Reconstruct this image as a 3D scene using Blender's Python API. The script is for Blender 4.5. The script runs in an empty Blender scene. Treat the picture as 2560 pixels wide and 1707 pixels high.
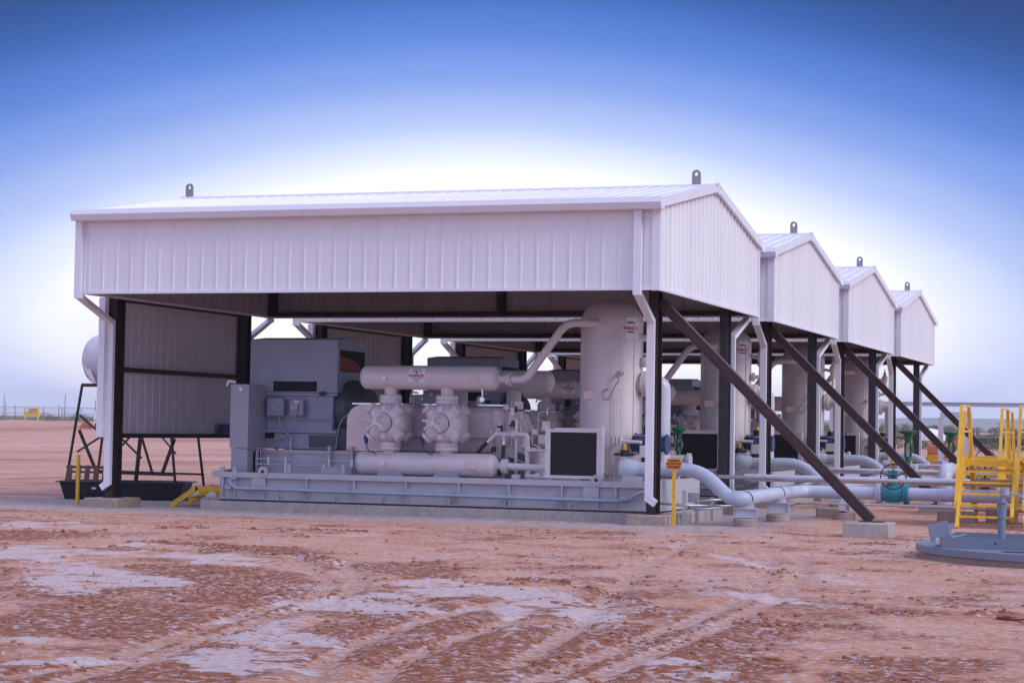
import bpy, math, random
import numpy as np
from mathutils import Vector, Matrix
random.seed(7); RNG = np.random.default_rng(11)
S = bpy.context.scene; COL = S.collection
R = math.radians

# ------------------------------------------------------------------ camera
CAMP = Vector((12.0151, -44.8358, 2.2932)); YAW, PITCH, ROLL = -0.3346, 0.0432, 0.0167
cd = bpy.data.cameras.new('camera'); cam = bpy.data.objects.new('camera', cd); COL.objects.link(cam)
cd.sensor_width = 36; cd.lens = 4975.5 / 2560 * 36; cd.clip_start = .5; cd.clip_end = 30000
_f = Vector((math.sin(YAW) * math.cos(PITCH), math.cos(YAW) * math.cos(PITCH), math.sin(PITCH)))
_r = Vector((math.cos(YAW), -math.sin(YAW), 0)); _u = _r.cross(_f)
_x = _r * math.cos(ROLL) + _u * math.sin(ROLL)
_y = -_r * math.sin(ROLL) + _u * math.cos(ROLL)
cam.matrix_world = Matrix(((_x.x, _y.x, -_f.x, CAMP.x), (_x.y, _y.y, -_f.y, CAMP.y), (_x.z, _y.z, -_f.z, CAMP.z), (0, 0, 0, 1)))
S.camera = cam
S.view_settings.view_transform = 'Standard'; S.view_settings.look = 'None'
S.view_settings.exposure = 0.52; S.view_settings.gamma = 1; S.view_settings.use_curve_mapping = False

# ------------------------------------------------------------------ sky and sun
SUN_EL, SUN_AZ = R(38), R(14)       # sun azimuth measured from +X towards -Y (right and in front)
W = bpy.data.worlds.new('World'); S.world = W; W.use_nodes = True
nt = W.node_tree; N = nt.nodes; Lk = nt.links; N.clear()
def nd(t, **k):
    n = N.new(t)
    for a, b in k.items(): setattr(n, a, b)
    return n
def mth(op, a, b=None, c=None):
    n = nd('ShaderNodeMath', operation=op)
    for i, v in enumerate((a, b, c)):
        if v is None: continue
        if isinstance(v, (int, float)): n.inputs[i].default_value = v
        else: Lk.new(v, n.inputs[i])
    return n.outputs[0]
sky = nd('ShaderNodeTexSky', sky_type='NISHITA'); sky.sun_disc = False
sky.sun_elevation = SUN_EL; sky.sun_rotation = R(90) + SUN_AZ
tc = nd('ShaderNodeTexCoord'); sp = nd('ShaderNodeSeparateXYZ'); Lk.new(tc.outputs['Generated'], sp.inputs[0])
az = mth('ARCTAN2', sp.outputs[0], sp.outputs[1]); el = mth('ARCSINE', sp.outputs[2])
da = mth('DIVIDE', mth('SUBTRACT', az, -0.345), R(28.5)); de = mth('DIVIDE', mth('SUBTRACT', el, R(2.6)), R(10.6))
PW = 1.8; t = mth('POWER', mth('ADD', mth('POWER', mth('ABSOLUTE', da), PW), mth('POWER', mth('ABSOLUTE', de), PW)), 1 / PW); t = mth('ADD', t, mth('MULTIPLY', mth('MULTIPLY', mth('MULTIPLY', da, da), mth('MULTIPLY', de, de)), .55))
ramp = nd('ShaderNodeValToRGB'); cr = ramp.color_ramp; cr.interpolation = 'CARDINAL'
tt = mth('MULTIPLY', t, 1 / 4.0); Lk.new(tt, ramp.inputs[0])
def stops(cr, L):
    while len(cr.elements) > 1: cr.elements.remove(cr.elements[-1])
    cr.elements[0].position = L[0][0] / 4; cr.elements[0].color = (*L[0][1], 1)
    for p, c in L[1:]:
        e = cr.elements.new(p / 4); e.color = (*c, 1)
stops(cr, [(0, (2.8, 2.7, 2.7)), (.33, (1.15, 1.12, 1.14)), (.45, (.80, .82, .90)), (.55, (.45, .53, .77)), (.66, (.23, .33, .66)), (.78, (.095, .20, .56)), (.91, (.030, .110, .40)),
           (1.06, (.0, .045, .21)), (1.3, (.0, .03, .16)), (1.7, (.01, .04, .17)), (2.3, (.14, .20, .46)), (3.2, (.38, .42, .72)), (4, (.44, .47, .78))])
ramp2 = nd('ShaderNodeValToRGB')                         # pale band of dusty air along the horizon
ee = mth('MULTIPLY', mth('MAXIMUM', el, 0), 1 / R(12)); Lk.new(ee, ramp2.inputs[0])
r2 = ramp2.color_ramp; r2.elements[0].position = 0; r2.elements[0].color = (1, 1, 1, 1)
r2.elements[1].position = 1; r2.elements[1].color = (0, 0, 0, 1)
e = r2.elements.new(.12); e.color = (.80,) * 3 + (1,); e = r2.elements.new(.30); e.color = (.56,) * 3 + (1,); e = r2.elements.new(.5); e.color = (.22,) * 3 + (1,); e = r2.elements.new(.7); e.color = (0, 0, 0, 1)
bandc = nd('ShaderNodeMixRGB', blend_type='MULTIPLY'); bandc.inputs[0].default_value = 1; Lk.new(ramp2.outputs[0], bandc.inputs[1]); bandc.inputs[2].default_value = (.70, .79, 1.16, 1)
mix = nd('ShaderNodeMixRGB', blend_type='LIGHTEN'); mix.inputs[0].default_value = 1; Lk.new(ramp.outputs[0], mix.inputs[1]); Lk.new(bandc.outputs[0], mix.inputs[2])
nz = nd('ShaderNodeTexNoise'); nz.inputs['Scale'].default_value = 5; nz.inputs['Detail'].default_value = 4
mp = nd('ShaderNodeMapping'); mp.inputs['Scale'].default_value = (1, 1, 5); Lk.new(tc.outputs['Generated'], mp.inputs[0]); Lk.new(mp.outputs[0], nz.inputs[0])
mr = nd('ShaderNodeMapRange'); Lk.new(nz.outputs[0], mr.inputs[0]); mr.inputs[3].default_value = .93; mr.inputs[4].default_value = 1.07
mul = nd('ShaderNodeMixRGB', blend_type='MULTIPLY'); mul.inputs[0].default_value = 1; Lk.new(mix.outputs[0], mul.inputs[1]); Lk.new(mr.outputs[0], mul.inputs[2])
add = nd('ShaderNodeMixRGB', blend_type='MIX'); add.inputs[0].default_value = .025
Lk.new(mul.outputs[0], add.inputs[1])
skm = nd('ShaderNodeMixRGB', blend_type='MULTIPLY'); skm.inputs[0].default_value = 1; skm.inputs[2].default_value = (.1, .1, .1, 1)
Lk.new(sky.outputs[0], skm.inputs[1]); Lk.new(skm.outputs[0], add.inputs[2])
bg = nd('ShaderNodeBackground'); bg.inputs[1].default_value = 1.0; Lk.new(add.outputs[0], bg.inputs[0])
wo = nd('ShaderNodeOutputWorld'); Lk.new(bg.outputs[0], wo.inputs[0])
sl = bpy.data.lights.new('sun', 'SUN'); sl.energy = 1.35; sl.angle = R(30); sl.color = (1.0, .94, .90)
so = bpy.data.objects.new('sun', sl); COL.objects.link(so)
sd = Vector((math.cos(SUN_EL) * math.cos(SUN_AZ), -math.cos(SUN_EL) * math.sin(SUN_AZ), math.sin(SUN_EL)))
so.rotation_euler = sd.to_track_quat('Z', 'Y').to_euler()

# ------------------------------------------------------------------ materials
MATS = {}
def mat(name, col, rough=.5, metal=0, var=.06, scale=3, dirt=None, dirt_amt=.25, bump=0, bscale=60, spec=.5, streak=1, alpha=1):
    if name in MATS: return MATS[name]
    m = bpy.data.materials.new(name); m.use_nodes = True; MATS[name] = m
    n = m.node_tree.nodes; l = m.node_tree.links; b = n['Principled BSDF']
    b.inputs['Roughness'].default_value = rough; b.inputs['Metallic'].default_value = metal
    b.inputs['Specular IOR Level'].default_value = spec; b.inputs['Alpha'].default_value = alpha
    tc = n.new('ShaderNodeTexCoord'); mp = n.new('ShaderNodeMapping'); l.new(tc.outputs['Object'], mp.inputs[0])
    mp.inputs['Scale'].default_value = (1, 1, 1 / streak)
    ns = n.new('ShaderNodeTexNoise'); ns.inputs['Scale'].default_value = scale; ns.inputs['Detail'].default_value = 6; l.new(mp.outputs[0], ns.inputs[0])
    cr = n.new('ShaderNodeValToRGB'); l.new(ns.outputs[0], cr.inputs[0])
    cr.color_ramp.elements[0].position = .3; cr.color_ramp.elements[1].position = .7
    cr.color_ramp.elements[0].color = (*[max(0, c * (1 - var)) for c in col], 1)
    cr.color_ramp.elements[1].color = (*[min(1, c * (1 + var)) for c in col], 1)
    out = cr.outputs[0]
    if dirt:
        n2 = n.new('ShaderNodeTexNoise'); n2.inputs['Scale'].default_value = scale * 2.3; n2.inputs['Detail'].default_value = 9; n2.inputs['Roughness'].default_value = .65
        l.new(mp.outputs[0], n2.inputs[0])
        r2 = n.new('ShaderNodeValToRGB'); r2.color_ramp.elements[0].position = .5; r2.color_ramp.elements[1].position = .75
        r2.color_ramp.elements[0].color = (0, 0, 0, 1); r2.color_ramp.elements[1].color = (dirt_amt,) * 3 + (1,)
        l.new(n2.outputs[0], r2.inputs[0])
        mx = n.new('ShaderNodeMixRGB'); l.new(r2.outputs[0], mx.inputs[0]); l.new(out, mx.inputs[1]); mx.inputs[2].default_value = (*dirt, 1)
        out = mx.outputs[0]
    l.new(out, b.inputs['Base Color'])
    rr = n.new('ShaderNodeMapRange'); l.new(ns.outputs[0], rr.inputs[0]); rr.inputs[3].default_value = rough * .8; rr.inputs[4].default_value = min(1, rough * 1.2)
    l.new(rr.outputs[0], b.inputs['Roughness'])
    if bump:
        nb = n.new('ShaderNodeTexNoise'); nb.inputs['Scale'].default_value = bscale; nb.inputs['Detail'].default_value = 5; l.new(tc.outputs['Object'], nb.inputs[0])
        bp = n.new('ShaderNodeBump'); bp.inputs['Strength'].default_value = bump; bp.inputs['Distance'].default_value = .02
        l.new(nb.outputs[0], bp.inputs['Height']); l.new(bp.outputs[0], b.inputs['Normal'])
    return m
DUST = (.36, .2, .15)
M_WALL = mat('white_panel', (.77, .78, .81), .42, var=.03, scale=.7, dirt=(.56, .50, .54), dirt_amt=.22, streak=14)
M_TRIM = mat('white_trim', (.76, .77, .83), .35, var=.02)
M_ROOF = mat('roof_panel', (.80, .80, .82), .38, var=.03, scale=.6)
M_STEEL = mat('rusty_primer_steel', (.026, .014, .016), .55, var=.35, scale=6, dirt=(.11, .035, .022), dirt_amt=.45)
M_STEELG = mat('dark_grey_steel', (.04, .037, .048), .5, var=.2, scale=5, dirt=(.13, .06, .05), dirt_amt=.3)
M_BRACE = mat('brace_steel', (.075, .038, .036), .42, var=.25, scale=3, dirt=(.10, .035, .025), dirt_amt=.6)
M_LUG = mat('lug_steel', (.26, .24, .27), .5, var=.15, scale=12)
M_CONC = mat('concrete', (.40, .36, .34), .85, var=.12, scale=4, dirt=(.26, .19, .16), dirt_amt=.6, bump=.35, bscale=25)
M_FOOT = mat('footing_concrete', (.36, .29, .25), .9, var=.14, scale=6, dirt=(.34, .17, .11), dirt_amt=.7, bump=.5, bscale=20)
M_BEIGE = mat('beige_paint', (.69, .64, .65), .26, var=.04, scale=2, dirt=(.55, .42, .38), dirt_amt=.25)
M_SKID = mat('skid_paint', (.47, .46, .51), .42, var=.06, scale=2, dirt=(.38, .27, .24), dirt_amt=.35)
M_GREY = mat('grey_blue_enamel', (.26, .30, .39), .38, var=.08, scale=2, dirt=(.2, .16, .15), dirt_amt=.25)
M_CAB = mat('cabinet_grey', (.34, .34, .40), .4, var=.05, scale=2)
M_DKGRN = mat('coupling_green', (.055, .075, .085), .45, var=.15)
M_BLACK = mat('black_core', (.012, .014, .02), .6, var=.3, scale=15, bump=.3, bscale=120)
M_VOID = mat('opening_shade', (.008, .008, .01), .8)  # near-black sheets painted as the shade inside openings and recesses
M_PINK = mat('pinkish_galvanised_guard', (.80, .66, .66), .35, metal=0, var=.05)
M_PIPE = mat('pale_grey_pipe', (.56, .58, .65), .3, var=.05, scale=3, dirt=DUST, dirt_amt=.3)
M_PIPEB = mat('blue_grey_pipe', (.50, .56, .68), .28, var=.05, scale=3, dirt=DUST, dirt_amt=.2)
M_DRAIN = mat('drain_pipe_paint', (.33, .39, .50), .35, var=.08)
M_GALV = mat('galvanised_steel', (.48, .49, .53), .32, metal=.55, var=.12, scale=14)
M_CHROME = mat('bright_steel', (.75, .75, .78), .16, metal=1, var=.05)
M_YEL = mat('yellow_paint', (.80, .47, .02), .42, var=.1, scale=4, dirt=(.42, .2, .08), dirt_amt=.6)
M_ORG = mat('orange_sign_face', (.88, .26, .02), .45, var=.03)
M_ORGM = mat('orange_machine_paint', (.45, .14, .06), .5, var=.15)
M_TXT = mat('black_lettering', (.015, .012, .012), .6)
M_RED = mat('red_lettering', (.62, .02, .04), .6)
M_WHITE = mat('white_sticker', (.82, .82, .84), .5, var=.02)
M_LPINK = mat('pale_plate', (.72, .56, .54), .4, var=.05)
M_GREEN = mat('green_valve_paint', (.012, .12, .06), .4, var=.1)
M_TEAL = mat('teal_valve_paint', (.02, .25, .31), .38, var=.12, scale=8, dirt=DUST, dirt_amt=.3)
M_NAVY = mat('navy_paint', (.02, .045, .13), .4, var=.15)
M_BLUE = mat('blue_panel', (.02, .07, .22), .5)
M_HOSE = mat('dark_red_hose', (.035, .012, .016), .55, var=.2)
M_BRASS = mat('yellow_cap', (.75, .38, .03), .4)
M_TUB = mat('black_plastic', (.018, .02, .03), .5, var=.25, scale=4, dirt=(.2, .12, .09), dirt_amt=.25)
M_WOOD = mat('weathered_wood', (.16, .085, .06), .85, var=.3, scale=8)
M_WRAP = mat('white_tank_wrap', (.66, .64, .68), .5, var=.08, scale=5, bump=.6, bscale=4)
M_HATCH = mat('hatch_grey', (.17, .21, .27), .4, var=.06, scale=2, dirt=DUST, dirt_amt=.25)
M_LEAF = mat('brush_leaves', (.10, .115, .055), .8, var=.45, scale=.8)
M_TWIG = mat('twigs', (.12, .085, .06), .9)
M_GLASS = mat('dark_window', (.02, .03, .05), .1)
M_ROCK = mat('rock', (.42, .30, .26), .9, var=.25, scale=12, bump=.6, bscale=30)
M_ROCKD = mat('clay_clod', (.27, .115, .075), .95, var=.3, scale=12, bump=.6, bscale=30)

# ------------------------------------------------------------------ mesh builder
V3 = lambda p: Vector(p)
def perp(d):
    a = Vector((0, 0, 1)) if abs(d.z) < .9 else Vector((1, 0, 0))
    x = a.cross(d).normalized(); return x, d.cross(x).normalized()
class MB:
    def __init__(s): s.v = []; s.f = []
    def box(s, x0, y0, z0, x1, y1, z1):
        b = len(s.v); s.v += [(x, y, z) for z in (z0, z1) for y in (y0, y1) for x in (x0, x1)]
        s.f += [tuple(b + i for i in q) for q in ((0, 2, 3, 1), (4, 5, 7, 6), (0, 1, 5, 4), (2, 6, 7, 3), (0, 4, 6, 2), (1, 3, 7, 5))]; return s
    def bar(s, p, q, w, h, up=(0, 0, 1)):
        p, q, up = V3(p), V3(q), V3(up); d = (q - p).normalized(); x = d.cross(up).normalized(); y = x.cross(d).normalized()
        b = len(s.v)
        for c in (p, q):
            for i, j in ((-1, -1), (1, -1), (1, 1), (-1, 1)): s.v.append(tuple(c + x * (i * w / 2) + y * (j * h / 2)))
        s.f += [tuple(b + i for i in t) for t in ((0, 3, 2, 1), (4, 5, 6, 7), (0, 1, 5, 4), (1, 2, 6, 5), (2, 3, 7, 6), (3, 0, 4, 7))]; return s
    def ibeam(s, p, q, w, d, up, tf=.022, tw=.016):
        p, q = V3(p), V3(q); a = (q - p).normalized(); x = a.cross(V3(up)).normalized(); y = x.cross(a).normalized()
        for k in (-1, 1):
            o = y * (k * (d / 2 - tf / 2)); s.bar(p + o, q + o, w, tf, y)
        s.bar(p, q, tw, d - 2 * tf, y); return s
    def lathe(s, p, d, prof, n=24, caps=True):
        p, d = V3(p), V3(d).normalized(); x, y = perp(d); b = len(s.v)
        for h, r in prof:
            for i in range(n):
                a = 2 * math.pi * i / n; s.v.append(tuple(p + d * h + (x * math.cos(a) + y * math.sin(a)) * r))
        for k in range(len(prof) - 1):
            for i in range(n):
                j = (i + 1) % n; s.f.append((b + k * n + i, b + k * n + j, b + (k + 1) * n + j, b + (k + 1) * n + i))
        if caps:
            s.f.append(tuple(b + i for i in range(n))[::-1]); s.f.append(tuple(b + (len(prof) - 1) * n + i for i in range(n)))
        return s
    def cyl(s, p, q, r, n=20, r2=None):
        p, q = V3(p), V3(q); L = (q - p).length; return s.lathe(p, q - p, [(0, r), (L, r if r2 is None else r2)], n)
    def tube(s, pts, r, n=16):
        pts = [V3(p) for p in pts]; b = len(s.v); x = None
        for i, p in enumerate(pts):
            d = ((pts[min(i + 1, len(pts) - 1)] - p).normalized() + (p - pts[max(i - 1, 0)]).normalized()).normalized()
            if x is None: x, y = perp(d)
            else: x = (x - d * x.dot(d)).normalized(); y = d.cross(x)
            for k in range(n):
                a = 2 * math.pi * k / n; s.v.append(tuple(p + (x * math.cos(a) + y * math.sin(a)) * r))
        for i in range(len(pts) - 1):
            for k in range(n):
                j = (k + 1) % n; s.f.append((b + i * n + k, b + i * n + j, b + (i + 1) * n + j, b + (i + 1) * n + k))
        s.f.append(tuple(b + k for k in range(n))[::-1]); s.f.append(tuple(b + (len(pts) - 1) * n + k for k in range(n))); return s
    def prism(s, poly, o, ax, ay, az, th):
        o, ax, ay, az = map(V3, (o, ax, ay, az)); b = len(s.v); n = len(poly)
        for t in (0, th):
            for u, v in poly: s.v.append(tuple(o + ax * u + ay * v + az * t))
        s.f.append(tuple(b + i for i in range(n))[::-1]); s.f.append(tuple(b + n + i for i in range(n)))
        for i in range(n):
            j = (i + 1) % n; s.f.append((b + i, b + j, b + n + j, b + n + i))
        return s
    def ring(s, c, d, R0, r, n=36, m=8):
        c, d = V3(c), V3(d).normalized(); x, y = perp(d); b = len(s.v)
        for i in range(n):
            a = 2 * math.pi * i / n; e = x * math.cos(a) + y * math.sin(a)
            for k in range(m):
                q = 2 * math.pi * k / m; s.v.append(tuple(c + e * (R0 + r * math.cos(q)) + d * (r * math.sin(q))))
        for i in range(n):
            for k in range(m):
                i2, k2 = (i + 1) % n, (k + 1) % m; s.f.append((b + i * m + k, b + i2 * m + k, b + i2 * m + k2, b + i * m + k2))
        return s
    def flange(s, c, d, R0, th=.05, nb=12, br=.02, gap=.012):
        """a bolted flange pair centred on c along d"""
        c, d = V3(c), V3(d).normalized(); x, y = perp(d)
        s.cyl(c - d * (th + gap / 2), c - d * gap / 2, R0, 28); s.cyl(c + d * gap / 2, c + d * (th + gap / 2), R0, 28); s.cyl(c - d * gap, c + d * gap, R0 * .8, 20)
        for i in range(nb):
            a = 2 * math.pi * (i + .5) / nb; e = c + (x * math.cos(a) + y * math.sin(a)) * R0 * .84
            s.cyl(e - d * (th + br * 1.3), e + d * (th + br * 1.3), br, 6)
        return s
    def lug(s, c, d, r, hole, th, foot):
        """eye plate: rounded top with a hole, normal d, centre of eye c, foot below"""
        c, d = V3(c), V3(d).normalized(); side = d.cross(Vector((0, 0, 1))).normalized(); up = Vector((0, 0, 1)); b = len(s.v); n = 24
        out = []; inn = []
        for i in range(n):
            a = 2 * math.pi * i / n; inn.append(side * (hole * math.cos(a)) + up * (hole * math.sin(a)))
            if math.sin(a) >= -.01: out.append(side * (r * math.cos(a)) + up * (r * math.sin(a)))
            else: out.append(side * (r * max(-1, min(1, math.cos(a) * 1.42))) + up * (-foot if math.cos(a) ** 2 < .5 else -foot * min(1, abs(math.tan(a)))))
        for t in (-th / 2, th / 2):
            for q in (out, inn):
                for p in q: s.v.append(tuple(c + p + d * t))
        for i in range(n):
            j = (i + 1) % n; o0, i0, o1, i1 = b, b + n, b + 2 * n, b + 3 * n
            s.f += [(o0 + i, o0 + j, i0 + j, i0 + i), (o1 + j, o1 + i, i1 + i, i1 + j), (o0 + j, o0 + i, o1 + i, o1 + j), (i0 + i, i0 + j, i1 + j, i1 + i)]
        return s
    def build(s, name, m, parent=None, smooth=True, bevel=0):
        me = bpy.data.meshes.new(name); me.from_pydata(s.v, [], s.f); me.materials.append(m)
        if smooth:
            me.shade_smooth(); me.set_sharp_from_angle(angle=R(38))
        o = bpy.data.objects.new(name, me); COL.objects.link(o)
        if parent: o.parent = parent
        if bevel:
            b = o.modifiers.new('bevel', 'BEVEL'); b.width = bevel; b.segments = 2; b.limit_method = 'ANGLE'
        return o
def fillet(pts, rad, n=8):
    """round the corners of a pipe path"""
    pts = [V3(p) for p in pts]; out = [pts[0]]
    for i in range(1, len(pts) - 1):
        a, p, c = pts[i - 1], pts[i], pts[i + 1]; u = (a - p); v = (c - p)
        r = min(rad, u.length * .48, v.length * .48); A = p + u.normalized() * r; B = p + v.normalized() * r
        for k in range(n + 1):
            t = k / n; out.append(A * (1 - t) ** 2 + p * (2 * t * (1 - t)) + B * t * t)
    out.append(pts[-1]); return out
def tag(o, label=None, cat=None, group=None, kind=None):
    if label: o['label'] = label
    if cat: o['category'] = cat
    if group: o['group'] = group
    if kind: o['kind'] = kind
    return o
def empty(name, loc, label, cat, group=None):
    o = bpy.data.objects.new(name, None); COL.objects.link(o); o.location = loc; o.empty_display_size = .3
    return tag(o, label, cat, group)
def kids(o): return list(o.children)
def copy_tree(o, parent=None):
    c = o.copy(); COL.objects.link(c); c.parent = parent
    for ch in kids(o): copy_tree(ch, c)
    return c
def dup(o, off, label):
    c = copy_tree(o); c.location = o.location + V3(off); c['label'] = label; return c
def text(body, size, m, loc, rot, name, parent, ext=.002, bold=0.0, sx=1.0):
    cu = bpy.data.curves.new(name, 'FONT'); cu.body = body; cu.size = size; cu.align_x = 'CENTER'; cu.align_y = 'CENTER'; cu.extrude = ext; cu.offset = bold; cu.space_line = .95
    t = bpy.data.objects.new(name, cu); COL.objects.link(t); bpy.context.view_layer.update()
    me = bpy.data.meshes.new_from_object(t.evaluated_get(bpy.context.evaluated_depsgraph_get())); COL.objects.unlink(t); bpy.data.objects.remove(t)
    me.materials.clear(); me.materials.append(m); o = bpy.data.objects.new(name, me); COL.objects.link(o)
    o.location = loc; o.rotation_euler = rot; o.scale = (sx, 1, 1); o.parent = parent; return o

# ------------------------------------------------------------------ ground
def smooth(x, a, b): t = np.clip((x - a) / (b - a), 0, 1); return t * t * (3 - 2 * t)
def hashn(ix, iy, seed):
    h = (ix.astype(np.int64) * 374761393 + iy.astype(np.int64) * 668265263 + seed * 1442695041) & 0x7fffffff
    h = ((h ^ (h >> 13)) * 1274126177) & 0x7fffffff; return ((h ^ (h >> 16)) & 0xffff) / 65535.0
def vnoise(x, y, seed=0):
    ix, iy = np.floor(x), np.floor(y); fx, fy = x - ix, y - iy; fx = fx * fx * (3 - 2 * fx); fy = fy * fy * (3 - 2 * fy)
    a, b, c, d = hashn(ix, iy, seed), hashn(ix + 1, iy, seed), hashn(ix, iy + 1, seed), hashn(ix + 1, iy + 1, seed)
    return (a * (1 - fx) + b * fx) * (1 - fy) + (c * (1 - fx) + d * fx) * fy
def fbm(x, y, seed=0, o=4, g=.5):
    s = 0; a = 1; n = 0
    for k in range(o): s = s + a * vnoise(x * 2 ** k, y * 2 ** k, seed + k * 17); n += a; a *= g
    return s / n
f_, C_ = 4975.5, np.array(CAMP)
# patches of pale crust and of churned red clay, each an ellipse on the ground: (x, y, half-length across, half-length along, turn)
CRUST = [(-7.05, -14.98, 0.58, 2.32, 0.59), (-3.67, -19.22, 0.72, 2.52, 0.56), (-3.36, -14.85, 0.58, 1.33, 0.58), (-2.03, -19.63, 0.55, 0.97, 0.55), (1.84, -20.99, 0.94, 1.11, 0.53), (2.36, -18.74, 0.77, 1.84, 0.53), (2.29, -24.77, 0.58, 2.12, 0.5), (3.31, -27.44, 0.52, 1.06, 0.47), (4.03, -28.03, 0.24, 0.49, 0.48), (0.39, -26.8, 0.29, 0.42, 0.49), (1.85, -27.8, 0.27, 0.36, 0.48), (1.62, -28.7, 0.32, 0.42, 0.47), (3.64, -21.02, 0.42, 0.75, 0.52), (-11.84, -6.65, 1.03, 1.41, 0.67), (-5.97, -13.53, 1.14, 1.82, 0.6), (3.67, -19.32, 0.48, 1.71, 0.53), (4.85, -21.28, 0.36, 0.57, 0.51), (5.02, -11.2, 0.2, 3.93, 0.57), (7.59, -24.89, 0.25, 0.49, 0.48), (7.63, -26.63, 0.34, 0.49, 0.46), (7.03, -25.6, 0.22, 0.37, 0.47), (6.29, -17.4, 0.26, 1.1, 0.53)]
CHURN = [(-1.03, -19.03, 1.39, 3.18, 0.54), (-0.02, -24.35, 1.25, 2.11, 0.51), (3.93, -24.66, 1.07, 2.94, 0.49), (-4.5, -11.77, 1.2, 1.16, 0.6), (-0.5, -25.2, 0.48, 1.5, 0.5), (2.32, -29.07, 0.96, 0.79, 0.47), (3.21, -28.26, 0.59, 0.99, 0.47), (0.32, -20.75, 1.44, 1.35, 0.53), (0.14, -15.27, 0.88, 1.93, 0.56), (-9.93, -10.5, 1.06, 1.92, 0.63), (6.1, -24.09, 1.44, 2.22, 0.49), (6.9, -21.81, 0.79, 1.31, 0.5), (7.87, -25.17, 0.27, 1.14, 0.49), (6.28, -26.95, 1.03, 1.0, 0.47), (7.59, -26.29, 0.63, 0.85, 0.47), (9.16, -25.86, 0.63, 0.68, 0.47), (5.39, -24.93, 0.93, 1.67, 0.48), (8.38, -18.81, 0.59, 0.48, 0.51), (9.4, -24.58, 0.91, 0.77, 0.48)]
RIDGES = [([(-5.94, -11.58), (-5.14, -11.82), (-3.73, -12.87), (-3.08, -13.35)], 0.16), ([(-3.04, -12.98), (-2.25, -13.8), (-1.64, -14.35)], 0.14), ([(-9.35, -7.22), (-8.22, -5.92), (-6.68, -5.85), (-5.28, -5.55), (-4.35, -5.38)], 0.16), ([(-7.1, -11.58), (-5.94, -11.58)], 0.1), ([(2.38, -16.65), (2.99, -16.75), (3.85, -17.58), (5.07, -19.45)], 0.12), ([(5.53, -20.74), (5.84, -21.05)], 0.1), ([(7.73, -18.29), (8.02, -18.49)], 0.07), ([(9.21, -18.68), (9.52, -18.16), (9.86, -18.97)], 0.12), ([(1.26, -22.37), (1.39, -22.13)], 0.06), ([(-10.04, -9.11), (-9.41, -8.64)], 0.06)]
def ell(X, Y, L):
    m = np.zeros_like(X)
    for x, y, a, b, th in L:
        c, s = math.cos(th), math.sin(th); u = (X - x) * c + (Y - y) * s; v = -(X - x) * s + (Y - y) * c
        d = np.sqrt((u / a) ** 2 + (v / b) ** 2); m = np.maximum(m, 1 - smooth(d, .45, 1.25))
    return m
def seg(X, Y, pts, w):
    m = np.full_like(X, 1e9)
    for (x0, y0), (x1, y1) in zip(pts[:-1], pts[1:]):
        dx, dy = x1 - x0, y1 - y0; t = np.clip(((X - x0) * dx + (Y - y0) * dy) / (dx * dx + dy * dy), 0, 1)
        m = np.minimum(m, np.hypot(X - x0 - t * dx, Y - y0 - t * dy))
    return np.exp(-(m / w) ** 2)
TRACKS = [[(-2.68, -13.75), (-0.93, -16.49), (0.2, -18.73), (0.8, -20.47), (0.88, -21.9), (1.33, -24.75), (1.98, -27.73), (1.89, -29.46)], [(-1.47, -14.55), (-0.08, -17.0), (0.82, -19.23), (1.27, -20.96), (1.4, -22.95), (1.97, -25.95), (2.34, -27.95), (2.46, -29.65)], [(3.24, -19.43), (3.16, -21.29), (3.29, -23.4), (3.56, -25.59), (3.96, -27.11), (4.52, -28.62)], [(4.15, -22.04), (4.24, -23.45), (4.41, -25.37), (4.63, -26.96), (5.01, -28.37)], [(1.89, -3.19), (2.42, -7.29), (3.12, -11.8), (3.79, -15.79), (4.37, -18.91), (5.12, -22.5), (5.69, -26.49)], [(4.95, -7.88), (6.01, -13.42), (6.44, -17.71), (6.61, -21.68), (6.63, -24.28), (6.68, -27.54)], [(4.45, -8.22), (5.52, -13.72), (5.99, -17.58), (6.13, -21.35), (6.17, -23.81), (6.25, -27.5)]]
def masks(X, Y):
    n1 = fbm(X * .8, Y * .35, 3, 5) - .5; n2 = fbm(X * 5, Y * 2.2, 9, 4) - .5
    e = ell(X, Y, [(x, y, a * 1.25, b * 1.25, t) for x, y, a, b, t in CRUST]); n3 = fbm(X * 1.1, Y * 1.1, 61, 6, .68) - .5; n4 = fbm(X * 2.6, Y * 2.6, 67, 5, .7) - .5; crust = np.clip((e * .72 + n3 * 2.6 + n4 * 2.2 - .42) * 1.1, 0, 1) * smooth(e, .02, .3) * .92 + .12 * smooth(n3, .05, .25)
    churn = np.clip(ell(X, Y, CHURN) * 1.0 + (fbm(X * .9, Y * .9, 31, 6, .62) - .5) * 2.2 + .0 + .42 * smooth(-Y, 12, 24) * (1 - smooth(X, 5, 9)), 0, 1) * (1 - .8 * crust)
    rid = np.zeros_like(X)
    for pts, w in RIDGES: rid = np.maximum(rid, seg(X, Y, pts, w))
    rid = np.clip(rid * 1.2 * (fbm(X * 1.7, Y * 1.7, 77, 3) > .38), 0, 1)
    edge = -.9 + .8 * fbm(X * .35, Y * .3, 51, 3)
    grav = smooth(Y, edge - .9, edge + .5) * (1 - smooth(Y, 12, 16)) * (1 - smooth(X, .8, 3.2)) * smooth(X, -22, -18)
    return crust, churn, rid, grav
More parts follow.
